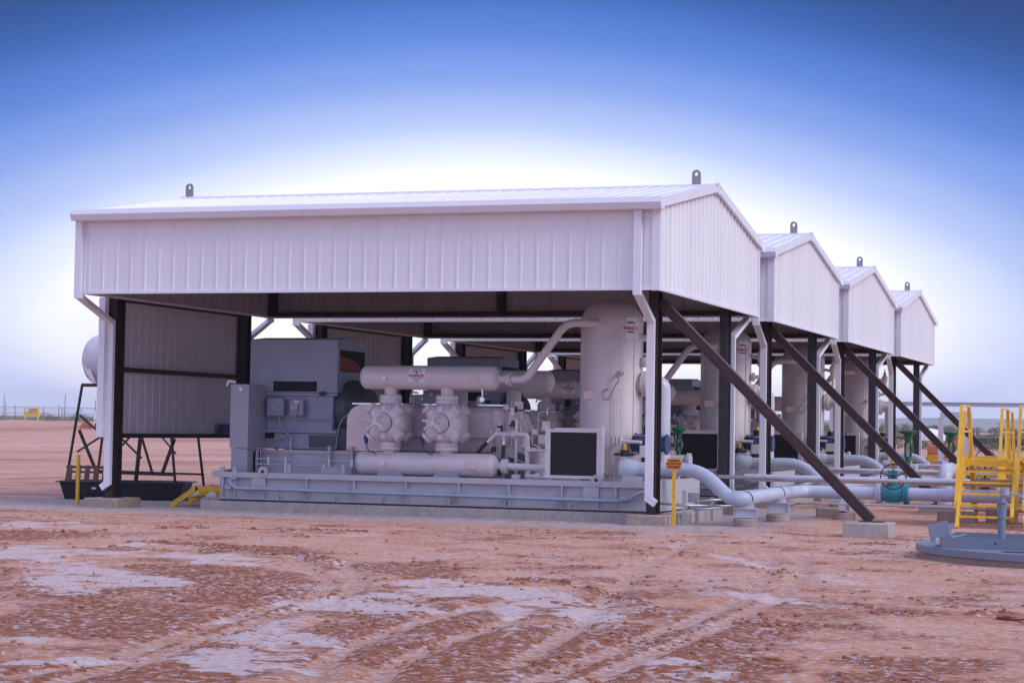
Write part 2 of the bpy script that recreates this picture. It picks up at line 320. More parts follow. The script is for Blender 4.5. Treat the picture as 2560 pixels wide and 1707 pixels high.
def height(X, Y, fine=True):
    h = 2.15 * smooth(Y, 60, 205) * smooth(-X, 20, 90) + .0024 * np.clip(Y - 450, 0, None)
    h = h + .05 * (fbm(X * .12, Y * .12, 5, 3) - .5) * (1 - smooth(Y, -8, -2)) + .35 * (fbm(X * .03, Y * .03, 15, 3) - .5) * smooth(Y, 25, 60)
    h = h - .10 * smooth(X, 2, 4) * (1 - smooth(Y, 2.8, 5.0)) * smooth(Y, -4.2, -1.6)
    if fine:
        c, ch, r, g = masks(X, Y); near = (1 - smooth(Y, 1.5, 4)) * (1 - smooth(-X, 22, 30))
        d = .012 * (fbm(X * 3, Y * 3, 8, 4) - .5) + ch * .055 * (fbm(X * 7, Y * 7, 12, 4) - .45) + r * .10 * fbm(X * 5, Y * 5, 21, 3)
        for i, p in enumerate(TRACKS):
            tr = seg(X, Y, p, .19); d = d * (1 - .7 * tr) - .045 * tr + .05 * np.clip(seg(X, Y, p, .42) - seg(X, Y, p, .27), 0, 1) * fbm(X * 4, Y * 4, 44, 3)
        h = h + d * near + .006 * g * (fbm(X * 12, Y * 12, 2, 2) - .5)
    return h
def axis(lo, hi, step, far):
    a = list(np.arange(lo, hi, step)); s = step
    while a[-1] < far: s *= 1.12; a.append(a[-1] + s)
    s = step; b = [lo]
    while b[-1] > -far: s *= 1.12; b.append(b[-1] - s)
    return np.array(b[1:][::-1] + a)
gx = axis(-17, 12, .075, 9000); gy = axis(-30.5, 3, .055, 9000)
GX, GY = np.meshgrid(gx, gy); GZ = height(GX, GY)
nx, ny = len(gx), len(gy)
me = bpy.data.meshes.new('ground'); me.vertices.add(nx * ny)
me.vertices.foreach_set('co', np.stack([GX, GY, GZ], -1).reshape(-1).astype(np.float32))
ii = (np.arange(ny - 1)[:, None] * nx + np.arange(nx - 1)[None, :]).reshape(-1)
q = np.stack([ii, ii + 1, ii + nx + 1, ii + nx], -1).astype(np.int32); nf = len(q)
me.loops.add(nf * 4); me.loops.foreach_set('vertex_index', q.reshape(-1)); me.polygons.add(nf)
me.polygons.foreach_set('loop_start', np.arange(0, nf * 4, 4, dtype=np.int32)); me.polygons.foreach_set('loop_total', np.full(nf, 4, np.int32))
me.update(); me.validate(); me.shade_smooth()
c_, ch_, r_, g_ = masks(GX, GY)
trk = np.zeros_like(GX)
for p in TRACKS: trk = np.maximum(trk, seg(GX, GY, p, .2))
for nm, arr in (('track', trk), ('crust', c_), ('churn', np.maximum(ch_, r_)), ('gravel', g_)):
    at = me.attributes.new(nm, 'FLOAT', 'POINT'); at.data.foreach_set('value', arr.reshape(-1).astype(np.float32))
gm = bpy.data.materials.new('red_clay_ground'); gm.use_nodes = True; n = gm.node_tree.nodes; l = gm.node_tree.links; bs = n['Principled BSDF']
bs.inputs['Roughness'].default_value = .95; bs.inputs['Specular IOR Level'].default_value = .2
def gn(sc, det=6, rough=.6, stretch=None):
    t_ = n.new('ShaderNodeTexCoord'); mp = n.new('ShaderNodeMapping'); l.new(t_.outputs['Object'], mp.inputs[0])
    if stretch: mp.inputs['Scale'].default_value = stretch
    k = n.new('ShaderNodeTexNoise'); k.inputs['Scale'].default_value = sc; k.inputs['Detail'].default_value = det; k.inputs['Roughness'].default_value = rough
    l.new(mp.outputs[0], k.inputs[0]); return k.outputs[0]
def gr(src, p0, p1, c0, c1):
    r = n.new('ShaderNodeValToRGB'); l.new(src, r.inputs[0]); r.color_ramp.elements[0].position = p0; r.color_ramp.elements[1].position = p1
    r.color_ramp.elements[0].color = (*c0, 1); r.color_ramp.elements[1].color = (*c1, 1); return r.outputs[0]
def gmix(f, a, b):
    m = n.new('ShaderNodeMixRGB')
    for i, v in enumerate((f, a, b)):
        if isinstance(v, tuple): m.inputs[i].default_value = (*v, 1)
        elif isinstance(v, (int, float)): m.inputs[i].default_value = v
        else: l.new(v, m.inputs[i])
    return m.outputs[0]
def gat(nm): a = n.new('ShaderNodeAttribute'); a.attribute_name = nm; return a.outputs['Fac']
base = gr(gn(.5, 9, .7), .34, .66, (.52, .22, .115), (.66, .39, .275))
base = gmix(gr(gn(6, 8, .7, (1, .5, 1)), .5, .68, (0,) * 3, (.45,) * 3), base, (.36, .17, .115))
base = gmix(gr(gn(16, 8, .85), .56, .62, (0,) * 3, (.48,) * 3), base, (.37, .15, .08)); base = gmix(gr(gn(30, 3, .6), .60, .68, (0,) * 3, (.55,) * 3), base, (.62, .50, .45))
clay = gr(gn(7, 9, .78), .36, .64, (.18, .052, .022), (.37, .135, .065))
clay = gmix(gr(gn(55, 3, .6), .62, .70, (0,) * 3, (.5,) * 3), clay, (.5, .36, .3))
salt = gr(gn(9, 9, .8), .40, .52, (.48, .27, .19), (.65, .58, .60))
grav = gr(gn(30, 4, .9), .36, .62, (.27, .21, .21), (.57, .50, .52))
grav = gmix(gr(gn(2.5, 6, .7), .4, .7, (0,) * 3, (.6,) * 3), grav, (.48, .40, .41))
base = gmix(gr(gn(.22, 9, .72, (1, .8, 1)), .52, .66, (0,) * 3, (.55,) * 3), base, (.62, .49, .46)); base = gmix(gr(gn(.35, 9, .75, (1, 1.6, 1)), .55, .68, (0,) * 3, (.6,) * 3), base, (.42, .17, .09))
def rough_edge(a, sc, lo, hi, amt, top=1):
    m1 = n.new('ShaderNodeMath'); m1.operation = 'MULTIPLY_ADD'; l.new(gn(sc, 8, .7), m1.inputs[0]); m1.inputs[1].default_value = amt; l.new(a, m1.inputs[2])
    return gr(m1.outputs[0], lo, hi, (0,) * 3, (top,) * 3)
c1 = gmix(rough_edge(gat('churn'), 5, .48, 1.15, 1.0, .95), base, clay); c1 = gmix(rough_edge(gat('track'), 9, .95, 1.3, .7), c1, gr(gn(14, 5, .6), .4, .6, (.42, .21, .14), (.56, .34, .26)))
c2 = gmix(rough_edge(gat('crust'), 8, .80, 1.7, 1.6, .85), c1, salt); c3 = gmix(gat('gravel'), c2, grav)
l.new(c3, bs.inputs['Base Color'])
bp = n.new('ShaderNodeBump'); bp.inputs['Strength'].default_value = .6; bp.inputs['Distance'].default_value = .06; l.new(gn(26, 10, .88), bp.inputs['Height']); l.new(bp.outputs[0], bs.inputs['Normal'])
me.materials.append(gm); go = bpy.data.objects.new('ground', me); COL.objects.link(go); tag(go, kind='structure')

def scatter(name, n_try, dens, smin, smax, m, xr, yr, seed, flat=.65):
    """thousands of small angular lumps lying on the ground, as one mesh"""
    g = np.random.default_rng(seed); x = g.uniform(*xr, n_try); y = g.uniform(*yr, n_try)
    k = g.uniform(0, 1, n_try) < dens(x, y); x, y = x[k], y[k]; nn = len(x); z = height(x, y)
    t = (1 + 5 ** .5) / 2
    iv = np.array([(-1, t, 0), (1, t, 0), (-1, -t, 0), (1, -t, 0), (0, -1, t), (0, 1, t), (0, -1, -t), (0, 1, -t), (t, 0, -1), (t, 0, 1), (-t, 0, -1), (-t, 0, 1)]) / 1.9
    fi = np.array([(0, 11, 5), (0, 5, 1), (0, 1, 7), (0, 7, 10), (0, 10, 11), (1, 5, 9), (5, 11, 4), (11, 10, 2), (10, 7, 6), (7, 1, 8), (3, 9, 4), (3, 4, 2), (3, 2, 6), (3, 6, 8), (3, 8, 9), (4, 9, 5), (2, 4, 11), (6, 2, 10), (8, 6, 7), (9, 8, 1)])
    s = smin * (smax / smin) ** (g.uniform(0, 1, nn) ** 3.2)
    v = iv[None] * (1 + g.uniform(-.32, .32, (nn, 12, 1))) * np.stack([g.uniform(.7, 1.5, nn), g.uniform(.7, 1.3, nn), g.uniform(flat * .6, flat * 1.3, nn)], -1)[:, None, :]
    a = g.uniform(0, 6.28, nn); ca, sa = np.cos(a)[:, None], np.sin(a)[:, None]
    v = np.stack([v[..., 0] * ca - v[..., 1] * sa, v[..., 0] * sa + v[..., 1] * ca, v[..., 2]], -1) * s[:, None, None]
    v += np.stack([x, y, z + s * .18], -1)[:, None, :]
    f = fi[None] + (np.arange(nn) * 12)[:, None, None]; f = f.reshape(-1, 3).astype(np.int32)
    me = bpy.data.meshes.new(name); me.vertices.add(nn * 12); me.vertices.foreach_set('co', v.reshape(-1).astype(np.float32))
    me.loops.add(len(f) * 3); me.loops.foreach_set('vertex_index', f.reshape(-1)); me.polygons.add(len(f))
    me.polygons.foreach_set('loop_start', np.arange(0, len(f) * 3, 3, dtype=np.int32)); me.polygons.foreach_set('loop_total', np.full(len(f), 3, np.int32)); me.update(); me.validate()
    me.materials.append(m); o = bpy.data.objects.new(name, me); COL.objects.link(o); return o
def d_clod(x, y): c, ch, r, g = masks(x, y); return np.clip(.014 + ch * .55 * smooth(fbm(x * 1.3, y * 1.3, 91, 4), .42, .6) + r * 1.0, 0, 1) * (1 - .85 * c) * (1 - g * .8)
def d_grav(x, y): c, ch, r, g = masks(x, y); return g
def in_pad(x, y): return (x > -13.2) & (x < 0) & (y > 2.3)
xr, yr = (-17, 11.5), (-29, 1.5)
M_CLOD = mat('red_clay_clods', (.30, .125, .07), .95, var=.3, scale=1.5)
M_PEB = mat('pale_pebbles', (.48, .38, .37), .9, var=.25, scale=3)
tag(scatter('clay_clods', 200000, d_clod, .006, .045, M_CLOD, xr, yr, 1), 'loose red clay clods lying over the churned foreground soil', 'soil clods', kind='stuff')
tag(scatter('pebbles', 26000, lambda x, y: .04 + .5 * smooth(fbm(x * .6, y * .6, 71, 4), .5, .68), .006, .022, M_PEB, xr, yr, 2), 'small pale pebbles scattered across the red ground', 'pebbles', kind='stuff')
tag(scatter('gravel', 60000, lambda x, y: d_grav(x, y) * ~in_pad(x, y), .008, .024, M_PEB, (-20, 3), (-2, 5), 3), 'grey pink gravel strip along the foot of the nearest concrete pad', 'gravel', kind='stuff')
def hz(x, y): return float(height(np.array([float(x)]), np.array([float(y)]))[0])
def rock(x, y, s, label, m=None, seed=0, flat=.7):
    g = random.Random(seed); mb = MB(); n_ = 10; rings = [(-.3, .7), (0, 1), (.35, .85), (.6, .45), (.7, .05)]
    for k, (h, r) in enumerate(rings):
        for i in range(n_):
            a = 2 * math.pi * i / n_; rr = r * s * g.uniform(.78, 1.2); mb.v.append((rr * math.cos(a) * 1.2, rr * math.sin(a), h * s * flat + g.uniform(-.06, .06) * s))
    for k in range(len(rings) - 1):
        for i in range(n_): j = (i + 1) % n_; mb.f.append((k * n_ + i, k * n_ + j, (k + 1) * n_ + j, (k + 1) * n_ + i))
    mb.f.append(tuple((len(rings) - 1) * n_ + i for i in range(n_)))
    o = mb.build('rock', m or M_ROCK, smooth=False); o.location = (x, y, hz(x, y)); return tag(o, label, 'rock', 'loose rocks on the ground')
rock(-0.91, 2.51, 0.110, 'white rock beside the footing left of the warning sign', M_ROCK, 0)
rock(-0.84, 2.84, 0.130, 'reddish rock beside the footing left of the warning sign', M_ROCKD, 1)
rock(-0.70, 2.95, 0.130, 'rounded grey rock just left of the warning sign post', M_ROCK, 2)
rock(3.90, -14.72, 0.075, 'lone brown clod left of centre in the middle ground', M_ROCKD, 3)
rock(6.63, -12.77, 0.090, 'round grey brown rock below the brace footing', M_ROCK, 4)
rock(7.22, -15.58, 0.070, 'pale flat stone in the right middle ground', M_ROCK, 5)
rock(7.38, -15.71, 0.060, 'dark stone right of the pale flat stone', M_ROCKD, 6)
rock(8.25, -12.72, 0.070, 'brown rock below the left edge of the grey hatch', M_ROCKD, 7)
rock(8.26, -10.34, 0.060, 'small grey rock close below the grey hatch', M_ROCK, 8)
rock(8.75, -12.51, 0.060, 'dark red rock, middle of three below the grey hatch', M_ROCKD, 9)
rock(8.72, -8.05, 0.100, 'pale rounded rock at the concrete ring of the hatch', M_ROCK, 10)
rock(8.19, -18.81, 0.050, 'small dark stone in the right foreground', M_ROCKD, 11)
rock(9.03, -23.21, 0.050, 'small brown stone near the bottom right', M_ROCKD, 12)
rock(7.16, -27.05, 0.060, 'dark clod at the bottom edge left of centre of the right half', M_ROCKD, 13)
rock(6.74, -18.30, 0.050, 'small brown stone right of the churned ridge', M_ROCKD, 14)
rock(8.87, -17.64, 0.050, 'small dark stone left of the broken clay slab', M_ROCKD, 15)
rock(-4.81, -19.03, .13, 'dark brown slab of clay at the left edge of the foreground', M_ROCKD, 40, .6)
rock(9.76, -19.03, .2, 'broken dark clay slab at the right edge of the foreground', M_ROCKD, 41, .4)

# ------------------------------------------------------------------ canopy shed (origin at the front right corner of its wall, at ground)
D = 13.07; SHX0, SHW = -15.36, 11.0; HB, HT, TZ, TA, TO = 5.57, 7.52, 7.64, 8.63, .3
WHICH = ['nearest', 'second', 'third', 'farthest']
def corrug(mb, u0, u1, zb, zt, put, pitch=.406, dep=.022, top=.035, ramp=.022, minor=.0012, flip=False):
    """ribbed sheet; put(u, offset, z) maps to 3-D"""
    us = [(u0, 0)]; u = u0 + pitch / 2
    while u < u1 - .06:
        us += [(u - top / 2 - ramp, 0), (u - top / 2, dep), (u + top / 2, dep), (u + top / 2 + ramp, 0)]
        us += [(u + pitch * .36, 0), (u + pitch * .36 + .012, minor), (u + pitch * .64 - .012, minor), (u + pitch * .64, 0)] if u + pitch < u1 else []
        u += pitch
    us.append((u1, 0)); b = len(mb.v)
    for uu, d in us: mb.v += [put(uu, d, zb(uu)), put(uu, d, zt(uu))]
    for i in range(len(us) - 1): mb.f.append((b + 2 * i, b + 2 * i + 2, b + 2 * i + 3, b + 2 * i + 1))
    b = len(mb.v); mb.inner = getattr(mb, 'inner', [])
    for uu, d in us: mb.v += [put(uu, d - .004, zb(uu)), put(uu, d - .004, zt(uu))]
    for i in range(len(us) - 1): mb.inner.append(len(mb.f)); mb.f.append((b + 2 * i, b + 2 * i + 1, b + 2 * i + 3, b + 2 * i + 2))
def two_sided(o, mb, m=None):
    """the back of the sheets carries dull grey backer paint or its lit copy"""
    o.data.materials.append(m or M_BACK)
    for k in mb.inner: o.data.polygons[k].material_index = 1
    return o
M_BACK_LIT = mat('backer_paint_lit', (.64, .60, .65), .55, var=.06, scale=1.5)  # paler copy of the backer paint: light entering at the siding, painted in
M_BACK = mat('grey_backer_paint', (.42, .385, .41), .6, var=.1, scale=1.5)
def build_shed():
    root = empty('canopy_shed', (0, 0, 0), 'nearest white ribbed metal canopy shed, the long front wall faces the viewer', 'shed', 'row of identical white canopy sheds')
    L, Wd = SHX0, SHW; ridge = Wd / 2
    roofz = lambda y: TA - (TA - TZ) * abs(y - ridge) / (ridge + TO)
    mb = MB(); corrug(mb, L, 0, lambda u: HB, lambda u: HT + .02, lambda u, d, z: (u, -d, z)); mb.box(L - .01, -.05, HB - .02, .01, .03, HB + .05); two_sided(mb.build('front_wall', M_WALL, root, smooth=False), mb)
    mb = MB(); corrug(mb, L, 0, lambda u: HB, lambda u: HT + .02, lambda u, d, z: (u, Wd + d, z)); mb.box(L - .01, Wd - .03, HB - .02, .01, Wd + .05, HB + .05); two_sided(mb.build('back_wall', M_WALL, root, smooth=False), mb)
    for X, s in ((0, 1), (L, -1)):
        mb = MB(); corrug(mb, 0, Wd, lambda u: HB, lambda u: roofz(u) - .05, lambda u, d, z: (X + s * d, u, z), dep=.05, minor=.014); mb.box(X - .03, 0, HB - .02, X + .05 if s > 0 else X + .03, Wd, HB + .045)
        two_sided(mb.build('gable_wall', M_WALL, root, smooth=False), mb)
    for X in (L - .03, -.02):                                           # corner trims
        for Y in (0, Wd):
            MB().box(X - .07 if X < -1 else X - .12, Y - .045 if Y == 0 else Y - .1, HB - .03, X + .12 if X < -1 else X + .075, Y + .1 if Y == 0 else Y + .045, HT + .02).build('corner_trim', M_TRIM, root)
    # roof
    for s in (-1, 1):
        mb = MB(); ye = -TO if s < 0 else Wd + TO; us = []; u = L - .12
        while u < .12: us += [(u, .0), (min(u + .33, .12), 0), (min(u + .352, .12), .028), (min(u + .384, .12), .028), (min(u + .406, .12), 0)]; u += .406
        b = len(mb.v)
        for uu, d in us: mb.v += [(uu, ye, TZ + d + .01), (uu, ridge, TA + d + .01)]
        for i in range(len(us) - 1): mb.f.append((b + 2 * i, b + 2 * i + 2, b + 2 * i + 3, b + 2 * i + 1))
        b = len(mb.v); mb.inner = []
        for uu, d in us: mb.v += [(uu, ye, TZ + d + .004), (uu, ridge, TA + d + .004)]
        for i in range(len(us) - 1): mb.inner.append(len(mb.f)); mb.f.append((b + 2 * i, b + 2 * i + 1, b + 2 * i + 3, b + 2 * i + 2))
        b = 0
        for i in range(1, len(us) - 3, 5): mb.f += [tuple(b + 2 * (i + q_) for q_ in (0, 1, 2, 3))]
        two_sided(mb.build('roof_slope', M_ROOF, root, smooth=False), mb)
    a = math.atan((TA - TZ) / (ridge + TO))
    MB().prism([(-.32, -.32 * math.tan(a) + .068), (0, .075), (.32, -.32 * math.tan(a) + .068), (.32, -.32 * math.tan(a) + .0), (0, .02), (-.32, -.32 * math.tan(a) + .0)], (L - .13, ridge, TA), (0, 1, 0), (0, 0, 1), (1, 0, 0), -L + .26).build('ridge_cap', M_ROOF, root)
    # eave gutters: sloped upper face, vertical face, return
    for s in (-1, 1):
        y0 = 0 if s < 0 else Wd
        pr = [(.26, TZ + .03), (.29, TZ + .075), (.39, TZ + .05), (.43, TZ - .07), (.35, TZ - .215), (.02, TZ - .215), (.02, TZ - .19)]
        MB().prism([(s * u, z) for u, z in pr], (L - .16, y0, 0), (0, 1, 0), (0, 0, 1), (1, 0, 0), -L + .32).build('gutter', M_TRIM, root)
    # rake trims along the gables
    for X, s in ((0, 1), (L, -1)):
        for t in (-1, 1):
            ye = -TO + .02 if t < 0 else Wd + TO - .02
            poly = [(ye, TZ + .03), (ridge, TA + .075), (ridge, TA - .14), (ye, TZ - .19)]
            MB().prism(poly, (X + s * .045, 0, 0), (0, 1, 0), (0, 0, 1), (s, 0, 0), .085).build('rake_trim', M_TRIM, root)
        MB().box(X + (.03 if s > 0 else -.15), ridge - .09, TA - .2, X + (.15 if s > 0 else -.03), ridge + .09, TA + .09).build('peak_cap', M_TRIM, root)
    for X in (-15.29, -.47):
        MB().lug((X, ridge, 8.965), (0, 1, 0), .115, .05, .05, .32).build('lifting_lug', M_LUG, root)
    # steel frame
    XC, YC = (-15.474, -.577), (2.0, 9.5)
    for X in XC:
        for Y in YC:
            c = MB().ibeam((X, Y, .27), (X, Y, HT - .1), .23, .46, (0, 1, 0), .025, .018); c.box(X - .16, Y - .27, .256, X + .16, Y + .27, .275)
            col = c.build('column', M_STEELG if Y > 5 else M_STEEL, root)
            MB().box(X - .5, Y - .66, -.3, X + .5, Y + .62, .255).build('footing', M_FOOT, root, bevel=.03)
    for X in XC:
        MB().ibeam((X, .1, HT - .25), (X, Wd - .1, HT - .25), .2, .3, (0, 0, 1)).build('cross_beam', M_STEEL, root)
    for X in (-15.2, -7.7, -.35):                                        # wall posts inside the hanging walls
        for Y in (.14, Wd - .14):
            MB().ibeam((X, Y, HB + .03), (X, Y, HT), .26, .16, (0, 1, 0)).build('wall_post', M_STEEL, root)
    for Y in (.1, Wd - .1):
        for z in (HB + .09, HT - .25):
            MB().box(L + .05, Y - .05, z - .07, -.05, Y + .05, z + .07).build('wall_girt', M_STEEL, root)
    for X in (-.12,):
        MB().box(X - .05, .2, HB + .02, X + .05, Wd - .2, HB + .16).build('wall_girt', M_STEEL, root)
    for Y in (1.6, 3.3, 5.5, 7.7, 9.4):                                   # purlins
        MB().box(L, Y - .04, roofz(Y) - .25, 0, Y + .04, roofz(Y) - .05).build('purlin', M_STEEL, root)
    # siding hung between the two left columns
    mb = MB(); corrug(mb, 1.6, 9.75, lambda u: 1.88, lambda u: HB + .3, lambda u, d, z: (-15.62 - d, u, z), dep=.03); two_sided(mb.build('end_siding', M_WALL, root, smooth=False), mb, M_BACK_LIT)
    MB().box(-15.74, 1.50, 1.86, -15.555, 1.69, HB).build('corner_trim', M_TRIM, root)
    for z in (1.9, 3.68, 5.56): MB().box(-15.6, 1.75, z - .06, -15.45, 9.7, z + .06).build('end_girt', M_STEEL, root)
    # downspouts
    for XX, kick in ((-15.46, -1), (-.60, 1)):
        for Y0, Y1, sy in ((-.12, 1.68, 1), (Wd + .12, 9.84, -1)):
            X = XX + (.14 if sy < 0 and kick > 0 else 0); mb = MB(); w, t_ = .185, .12; xt = X + (.06 if kick < 0 else .14)
            mb.bar((xt, Y0, TZ - .2), (xt, Y0, HB - .14), w, t_, (0, 1, 0)); mb.bar((xt, Y0, HB - .06), (X, Y1, HB - .66), w, t_, (0, 0, 1)); mb.bar((X, Y1, HB - .60), (X, Y1, .62), w, t_, (0, 1, 0))
            mb.bar((X - kick * .06, Y1, .68), (X + kick * .17, Y1 - sy * .02, .52), t_, .17, (0, 0, 1))
            mb.build('downspout', M_TRIM, root)
    MB().ibeam((-.47, 2.0, 5.42), (4.72, 1.9, .27), .20, .24, (0, 0, 1), .02, .014).box(4.45, 1.72, .235, 5.0, 2.12, .262).build('brace', M_BRACE, root)
    MB().box(4.16, 1.2, -.4, 5.22, 2.3, .235).build('footing', M_CONC, root, bevel=.02)
    return root
shed = build_shed()
sheds = [shed] + [dup(shed, (0, D * k, 0), '%s white ribbed metal canopy shed in the receding row%s' % (w, x)) for k, w, x in
    ((1, 'second', ', right behind the nearest one'), (2, 'third', ', between the second and the last'), (3, 'farthest', ', smallest and last on the right'))]

# ------------------------------------------------------------------ machinery under each shed (built once, copied four times)
def lab(k, s): return s % WHICH[k]
def repeat(root, labels):
    for k in (1, 2, 3): dup(root, (0, D * k, 0), labels % WHICH[k])
G = 'repeated compressor machinery under the sheds'
# concrete pad
pad = MB().box(-13.05, 2.35, -.3, -.05, 7.2, .25).build('concrete_pad', M_CONC, bevel=.02); tag(pad, 'long concrete pad carrying the skid under the nearest shed', 'concrete pad', 'concrete pads'); repeat(pad, 'long concrete pad carrying the skid under the %s shed')
# skid
sk = empty('steel_skid', (-6.6, 4.9, .25), 'beige steel beam skid on the pad under the nearest shed', 'skid', 'beige steel skids')
def P(mb, name, m, root, **k):
    o = mb.build(name, m, root, **k); o.location = -root.location; return o
X0, X1 = -12.6, -.62
mb = MB(); mb.box(X0, 2.6, .86, X1, 2.86, 1.0).box(X0, 2.6, .29, X1, 2.86, .33).box(X0, 2.72, .33, X1, 2.74, .86); P(mb, 'front_beam', M_SKID, sk)
mb = MB(); mb.box(X0, 6.54, .86, X1, 6.8, 1.0).box(X0, 6.54, .29, X1, 6.8, .33).box(X0, 6.66, .33, X1, 6.68, .86); P(mb, 'rear_beam', M_SKID, sk)
for x in (-11.45, -10.1, -8.75, -7.3, -5.85, -4.5, -3.1, -1.7): P(MB().box(x - .018, 2.602, .33, x + .018, 2.72, .86), 'stiffener', M_SKID, sk)
for x in (-11.5, -2.35): P(MB().box(x - .2, 2.62, .335, x + .2, 2.715, .855), 'web_plate', M_SKID, sk)
P(MB().box(X0 + .02, 2.74, .9, X1 - .02, 6.66, .93), 'deck', M_SKID, sk)
P(MB().box(X1, 2.6, .29, X1 + .02, 6.8, 1.06), 'end_plate', M_SKID, sk); P(MB().box(X0 - .02, 2.6, .29, X0, 6.8, 1.06), 'end_plate', M_SKID, sk)
P(MB().box(X0 - .3, 2.7, .86, X0 - .02, 2.95, 1.02), 'tow_hook', M_SKID, sk)
for x in (X0 + .02, X0 + .38): P(MB().cyl((x, 2.68, .33), (x, 2.68, 1.14), .06), 'corner_post', M_SKID, sk)
for x in (-11.35, -2.2):
    P(MB().cyl((x, 2.57, 1.03), (x, 2.64, 1.03), .135, 28), 'lifting_eye', M_SKID, sk); P(MB().cyl((x, 2.56, 1.03), (x, 2.6, 1.03), .045, 16), 'eye_hole', M_STEEL, sk)
for x in (-10.9, -9.3, -7.95, -6.1, -4.6, -2.9): P(MB().box(x - .03, 2.58, .33, x + .03, 2.66, .40).cyl((x, 2.62, .33), (x, 2.62, .5), .018, 8), 'anchor_bolt', M_GALV, sk)
P(MB().box(X0 + .1, 2.36, .25, X1 - .1, 6.9, .285), 'shim_plate', M_STEEL, sk)
# inner sub-frame rails carrying motor and compressor
mb = MB(); mb.box(-12.2, 3.9, 1.5, -5.1, 4.02, 1.6).box(-12.2, 3.94, .93, -5.1, 3.96, 1.5).box(-12.2, 5.6, 1.5, -5.1, 5.72, 1.6).box(-12.2, 5.64, .93, -5.1, 5.66, 1.5); P(mb, 'inner_rail', M_SKID, sk)
for x in (-10.0, -9.35, -6.9): P(MB().cyl((x, 3.8, .95), (x, 3.8, 1.72), .055), 'inner_post', M_SKID, sk)
repeat(sk, 'beige steel beam skid on the pad under the %s shed')
# drain pipe along the skid
dp = empty('drain_pipe', (-6.6, 2.5, .6), 'slim blue grey drain pipe running along the skid beam under the nearest shed', 'pipe', 'drain pipes along the skids')
P(MB().tube(fillet([(-12.15, 2.68, .84), (-12.3, 2.45, .8), (-12.1, 2.45, .58), (-11.6, 2.5, .58), (-1.75, 2.5, .53), (-1.35, 2.5, .53), (-1.12, 2.5, .74), (-.85, 2.6, .78)], .12, 4), .05, 12), 'pipe_run', M_DRAIN, dp)
for x in (-12.28, -11.75, -1.45): P(MB().cyl((x - .09, 2.48, .58), (x + .09, 2.48, .575), .068, 14), 'pipe_fitting', M_DRAIN, dp)
for x in (-11.3, -10.15, -8.75, -5.85, -3.1): P(MB().ring((x, 2.5, .575 - (x + 11.6) * .005), (1, 0, 0), .058, .01, 16, 6).box(x - .01, 2.5, .5, x + .01, 2.6, .52), 'pipe_clamp', M_GALV, dp)
repeat(dp, 'slim blue grey drain pipe running along the skid beam under the %s shed')
# control cabinet
cb = empty('control_cabinet', (-12.3, 3.6, 1.0), 'tall grey control cabinet at the left end of the nearest skid', 'cabinet', 'tall control cabinets')
P(MB().box(-12.56, 3.0, 1.62, -12.02, 4.15, 3.33), 'upper_case', M_CAB, cb, bevel=.008); P(MB().box(-12.52, 3.02, 1.0, -12.03, 4.13, 1.61), 'lower_case', M_CAB, cb, bevel=.008)
P(MB().box(-12.3, 2.99, 3.15, -12.22, 3.001, 3.24), 'name_tag', M_WHITE, cb)
P(MB().box(-12.02, 3.35, 1.0, -12.014, 3.8, 1.55), 'cable_opening', M_VOID, cb)
for y in (3.45, 3.55, 3.7): P(MB().cyl((-11.98, y, 1.0), (-11.98, y, 1.58), .02, 8), 'conduit', M_GALV, cb)
P(MB().tube(fillet([(-12.4, 2.98, 3.38), (-12.62, 2.98, 3.42), (-12.66, 2.98, 3.28)], .06, 4), .03, 8), 'beacon', M_WHITE, cb)
repeat(cb, 'tall grey control cabinet at the left end of the %s skid')
# motor
mo = empty('electric_motor', (-11, 4.9, 1.0), 'big blue grey electric motor with box hood under the nearest shed', 'motor', 'big box hooded motors')
P(MB().box(-12.5, 4.0, 3.14, -9.9, 5.9, 4.57), 'hood', M_GREY, mo, bevel=.012)
mbh = MB().prism([(4.0, 4.57), (4.95, 4.66), (5.9, 4.57)], (-12.5, 0, 0), (0, 1, 0), (0, 0, 1), (1, 0, 0), 2.6); P(mbh, 'hood_cap', M_GREY, mo)
P(MB().box(-9.9, 4.16, 3.72, -9.893, 5.8, 4.3), 'hood_opening', M_VOID, mo)
pts = [(4.17, 3.74)] + [(4.17 + 1.25 * (1 - math.cos(a)) * 1.0, 3.74 + .42 * math.sin(a)) for a in [math.pi / 2 * k / 8 + math.pi / 2 * 0 for k in range(9)][::-1]]
pts = [(4.17, 3.735), (4.17, 4.12)] + [(4.17 + 1.4 * math.sin(a), 3.735 + .385 * math.cos(a)) for a in [math.pi / 2 * k / 8 for k in range(1, 9)]]
P(MB().prism(pts, (-9.893, 0, 0), (0, 1, 0), (0, 0, 1), (1, 0, 0), .012), 'rust_baffle', mat('rust_red_primer', (.22, .05, .035), .6), mo)
P(MB().box(-11.78, 3.985, 3.17, -10.5, 3.999, 3.44), 'louvre_slot', M_VOID, mo)
P(MB().box(-12.0, 4.08, 2.05, -10.05, 5.8, 3.139), 'stator_case', M_GREY, mo, bevel=.02)
mb = MB(); mb.box(-12.1, 4.0, 2.06, -9.9, 4.079, 2.14).box(-12.1, 4.0, 3.06, -9.9, 4.079, 3.13)
P(mb, 'case_flange', M_GREY, mo)
mb = MB().box(-12.1, 4.05, 1.62, -9.92, 5.8, 2.049); P(mb, 'motor_base', M_GREY, mo, bevel=.02)
P(MB().box(-10.7, 4.0, 1.68, -9.95, 4.049, 2.0), 'base_pocket', M_DKGRN, mo); P(MB().box(-12.0, 4.0, 1.9, -11.75, 4.049, 2.04), 'base_pocket', M_VOID, mo)
